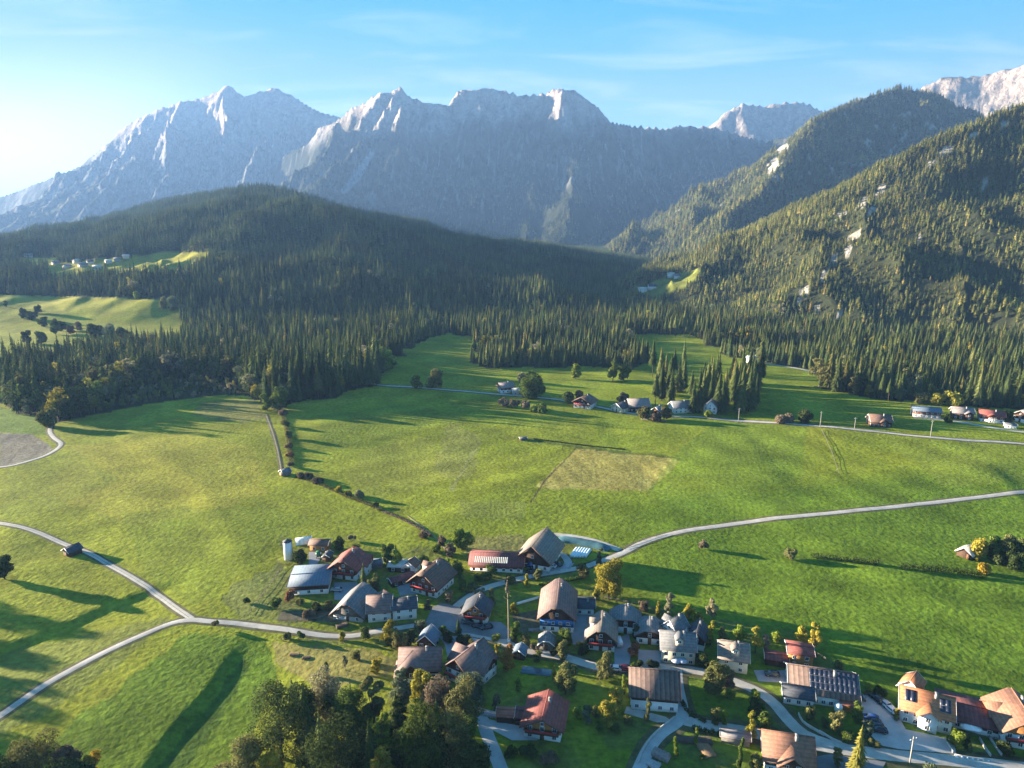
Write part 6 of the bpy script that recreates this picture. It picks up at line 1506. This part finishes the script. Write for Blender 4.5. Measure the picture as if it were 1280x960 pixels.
GC = 'clump of trees at the right edge'
for a in (('yellow tree over the pale roofed hut',1222,700,28,22,'yellow'),('green tree in the clump right of the yellow one',1238,698,30,20,'green'),('dark tree in the middle of the right clump',1250,704,28,24,'dark'),('olive tree in the right clump',1262,699,30,22,'olive'),('dark tree at the right end of the clump',1274,702,32,22,'dark'),('green tree behind the right clump',1290,700,32,24,'green'),('golden bush below the right clump',1228,716,12,16,'gold'),('dark tree in front of the right clump',1268,712,22,22,'dark')):
    T_(*a, 'round', group=GC)
# ------------------------------------------------------------------ conifers one can point at
k = 0
for (x, y, h, wd, m, lb) in ((455,735,31,.20,'n','small spruce in front of the bright red farmhouse'),(1068,985,72,.22,'l','tall golden larch at the bottom edge of the village'),(384,935,74,.2,'n','pointed spruce in the left of the bottom grove'),(441,918,60,.2,'c','dark pointed spruce at the top of the bottom grove'),(497,945,72,.19,'n','pointed spruce in the middle of the bottom grove'),(548,968,84,.19,'n','tall pointed spruce at the right of the bottom grove'),(405,988,84,.2,'c','tall dark spruce at the front left of the bottom grove'),(466,1000,86,.2,'n','tall spruce at the front of the bottom grove'),(368,900,50,.2,'c','dark spruce top beside the twin topped tree'),(408,700,9,.3,'c','dwarf dark conifer by the green tractor'),
    (573,792,18,.3,'n','short conifer on the oval island of the square'),(1212,940,12,.32,'c','dwarf conifer on the guesthouse lawn'),(495,700,20,.26,'c','dark spruce behind the twin green trees'),(928,432,32,.2,'n','spruce left of the golden tree at the shaded foot')):
    spruce(lb, bx=x, by=y, hpx=h, wd=wd, mat_=m, seed=k, group='conifers in the village'); k += 1
rn = random.Random(77)
for i in range(62):     # the spruce grove above the upper road
    x = rn.uniform(815, 958); y = rn.uniform(484, 517) if x > 860 else rn.uniform(470, 509)
    if x > 955: continue
    g = at(x, y); h = rn.uniform(24, 36)
    spruce('sunlit tall spruce standing in the grove above the upper road', pos=(g.x, g.y, g.z), H_=h, wd=rn.uniform(.14,.2), seed=i, group='spruce grove above the upper road', base=(.08 if i % 3 else .34))
for (x, y, h) in ((806,420,24),(812,419,22),(832,420,24),(838,419,25),(844,421,30),(850,420,26),(855,421,34),(861,421,30),(879,424,30),(884,425,34),(888,424,28),(819,419,18),(1101,500,36),(1110,502,30),(1040,486,26),(1048,488,32),(1056,488,28),(1023,470,30),(1032,468,28),(1012,466,24)):
    spruce('slim spruce with bare lower trunk in the row along the far shaded meadow', bx=x, by=y, hpx=h, wd=.15, seed=k, mat_='n', base=.42, group='row of slim spruces on the far meadow'); k += 1
# front rows of the forest, each tree its own
def zone(px, py):
    if px < 330: return ('left', 'dark forest spruce standing at the forest edge above the left meadow')
    if px < 600: return ('mid', 'dark forest spruce standing in the front rows above the shaded part of the big meadow')
    if px < 830: return ('block', 'forest spruce standing in the front rows behind the far shaded meadow')
    return ('right', 'forest spruce standing at the mountain foot behind the right farms')
FR = []
for i in ind_c[:215]:
    x_, y_, z_, h_, _ = NEAR[i]; px, py, _f = project(x_, y_, z_); zn, lb = zone(px, py)
    spruce(lb, pos=(x_, y_, z_), H_=h_, wd=.17+.05*rn.random(), seed=i, mat_='c' if i % 2 else 'n', group='front row spruces, '+zn, base=.10 if i % 4 else .3)
for i in ind_c[215:]: FR.append(i)
LSRC = {}
for i in ind_l:
    x_, y_, z_, h_, _ = NEAR[i]; px, py, _f = project(x_, y_, z_); zn = zone(px, py)[0]
    c = ('green','olive','yellow','greygreen')[i % 4]; h_ = h_*.62
    if c not in LSRC:
        q, Fq, cs = leaf_crown(i, .36, .8, 900, .036, 9, 'round', .16); v, f = limb_mesh(.9, .36, cs, i)
        LSRC[c] = (mesh_from('trunk', v, f, (bark,)), mesh_from('crown', q, Fq, (LEAF[c],)))
    T = thing('tree', '%s broadleaf tree at the forest foot, %s' % ({'green':'green','olive':'olive','yellow':'yellow','greygreen':'grey green'}[c], {'left':'above the left meadow','mid':'by the shaded part of the big meadow','block':'behind the far shaded meadow','right':'behind the right farms'}[zn]), 'tree', (x_, y_, z_), i % 6, 'broadleaf trees at the forest foot, '+zn)
    for nm, me in zip(('trunk', 'crown'), LSRC[c]): o = obj(nm, me, T); o.scale = (h_, h_, h_)
bpy.context.view_layer.update()
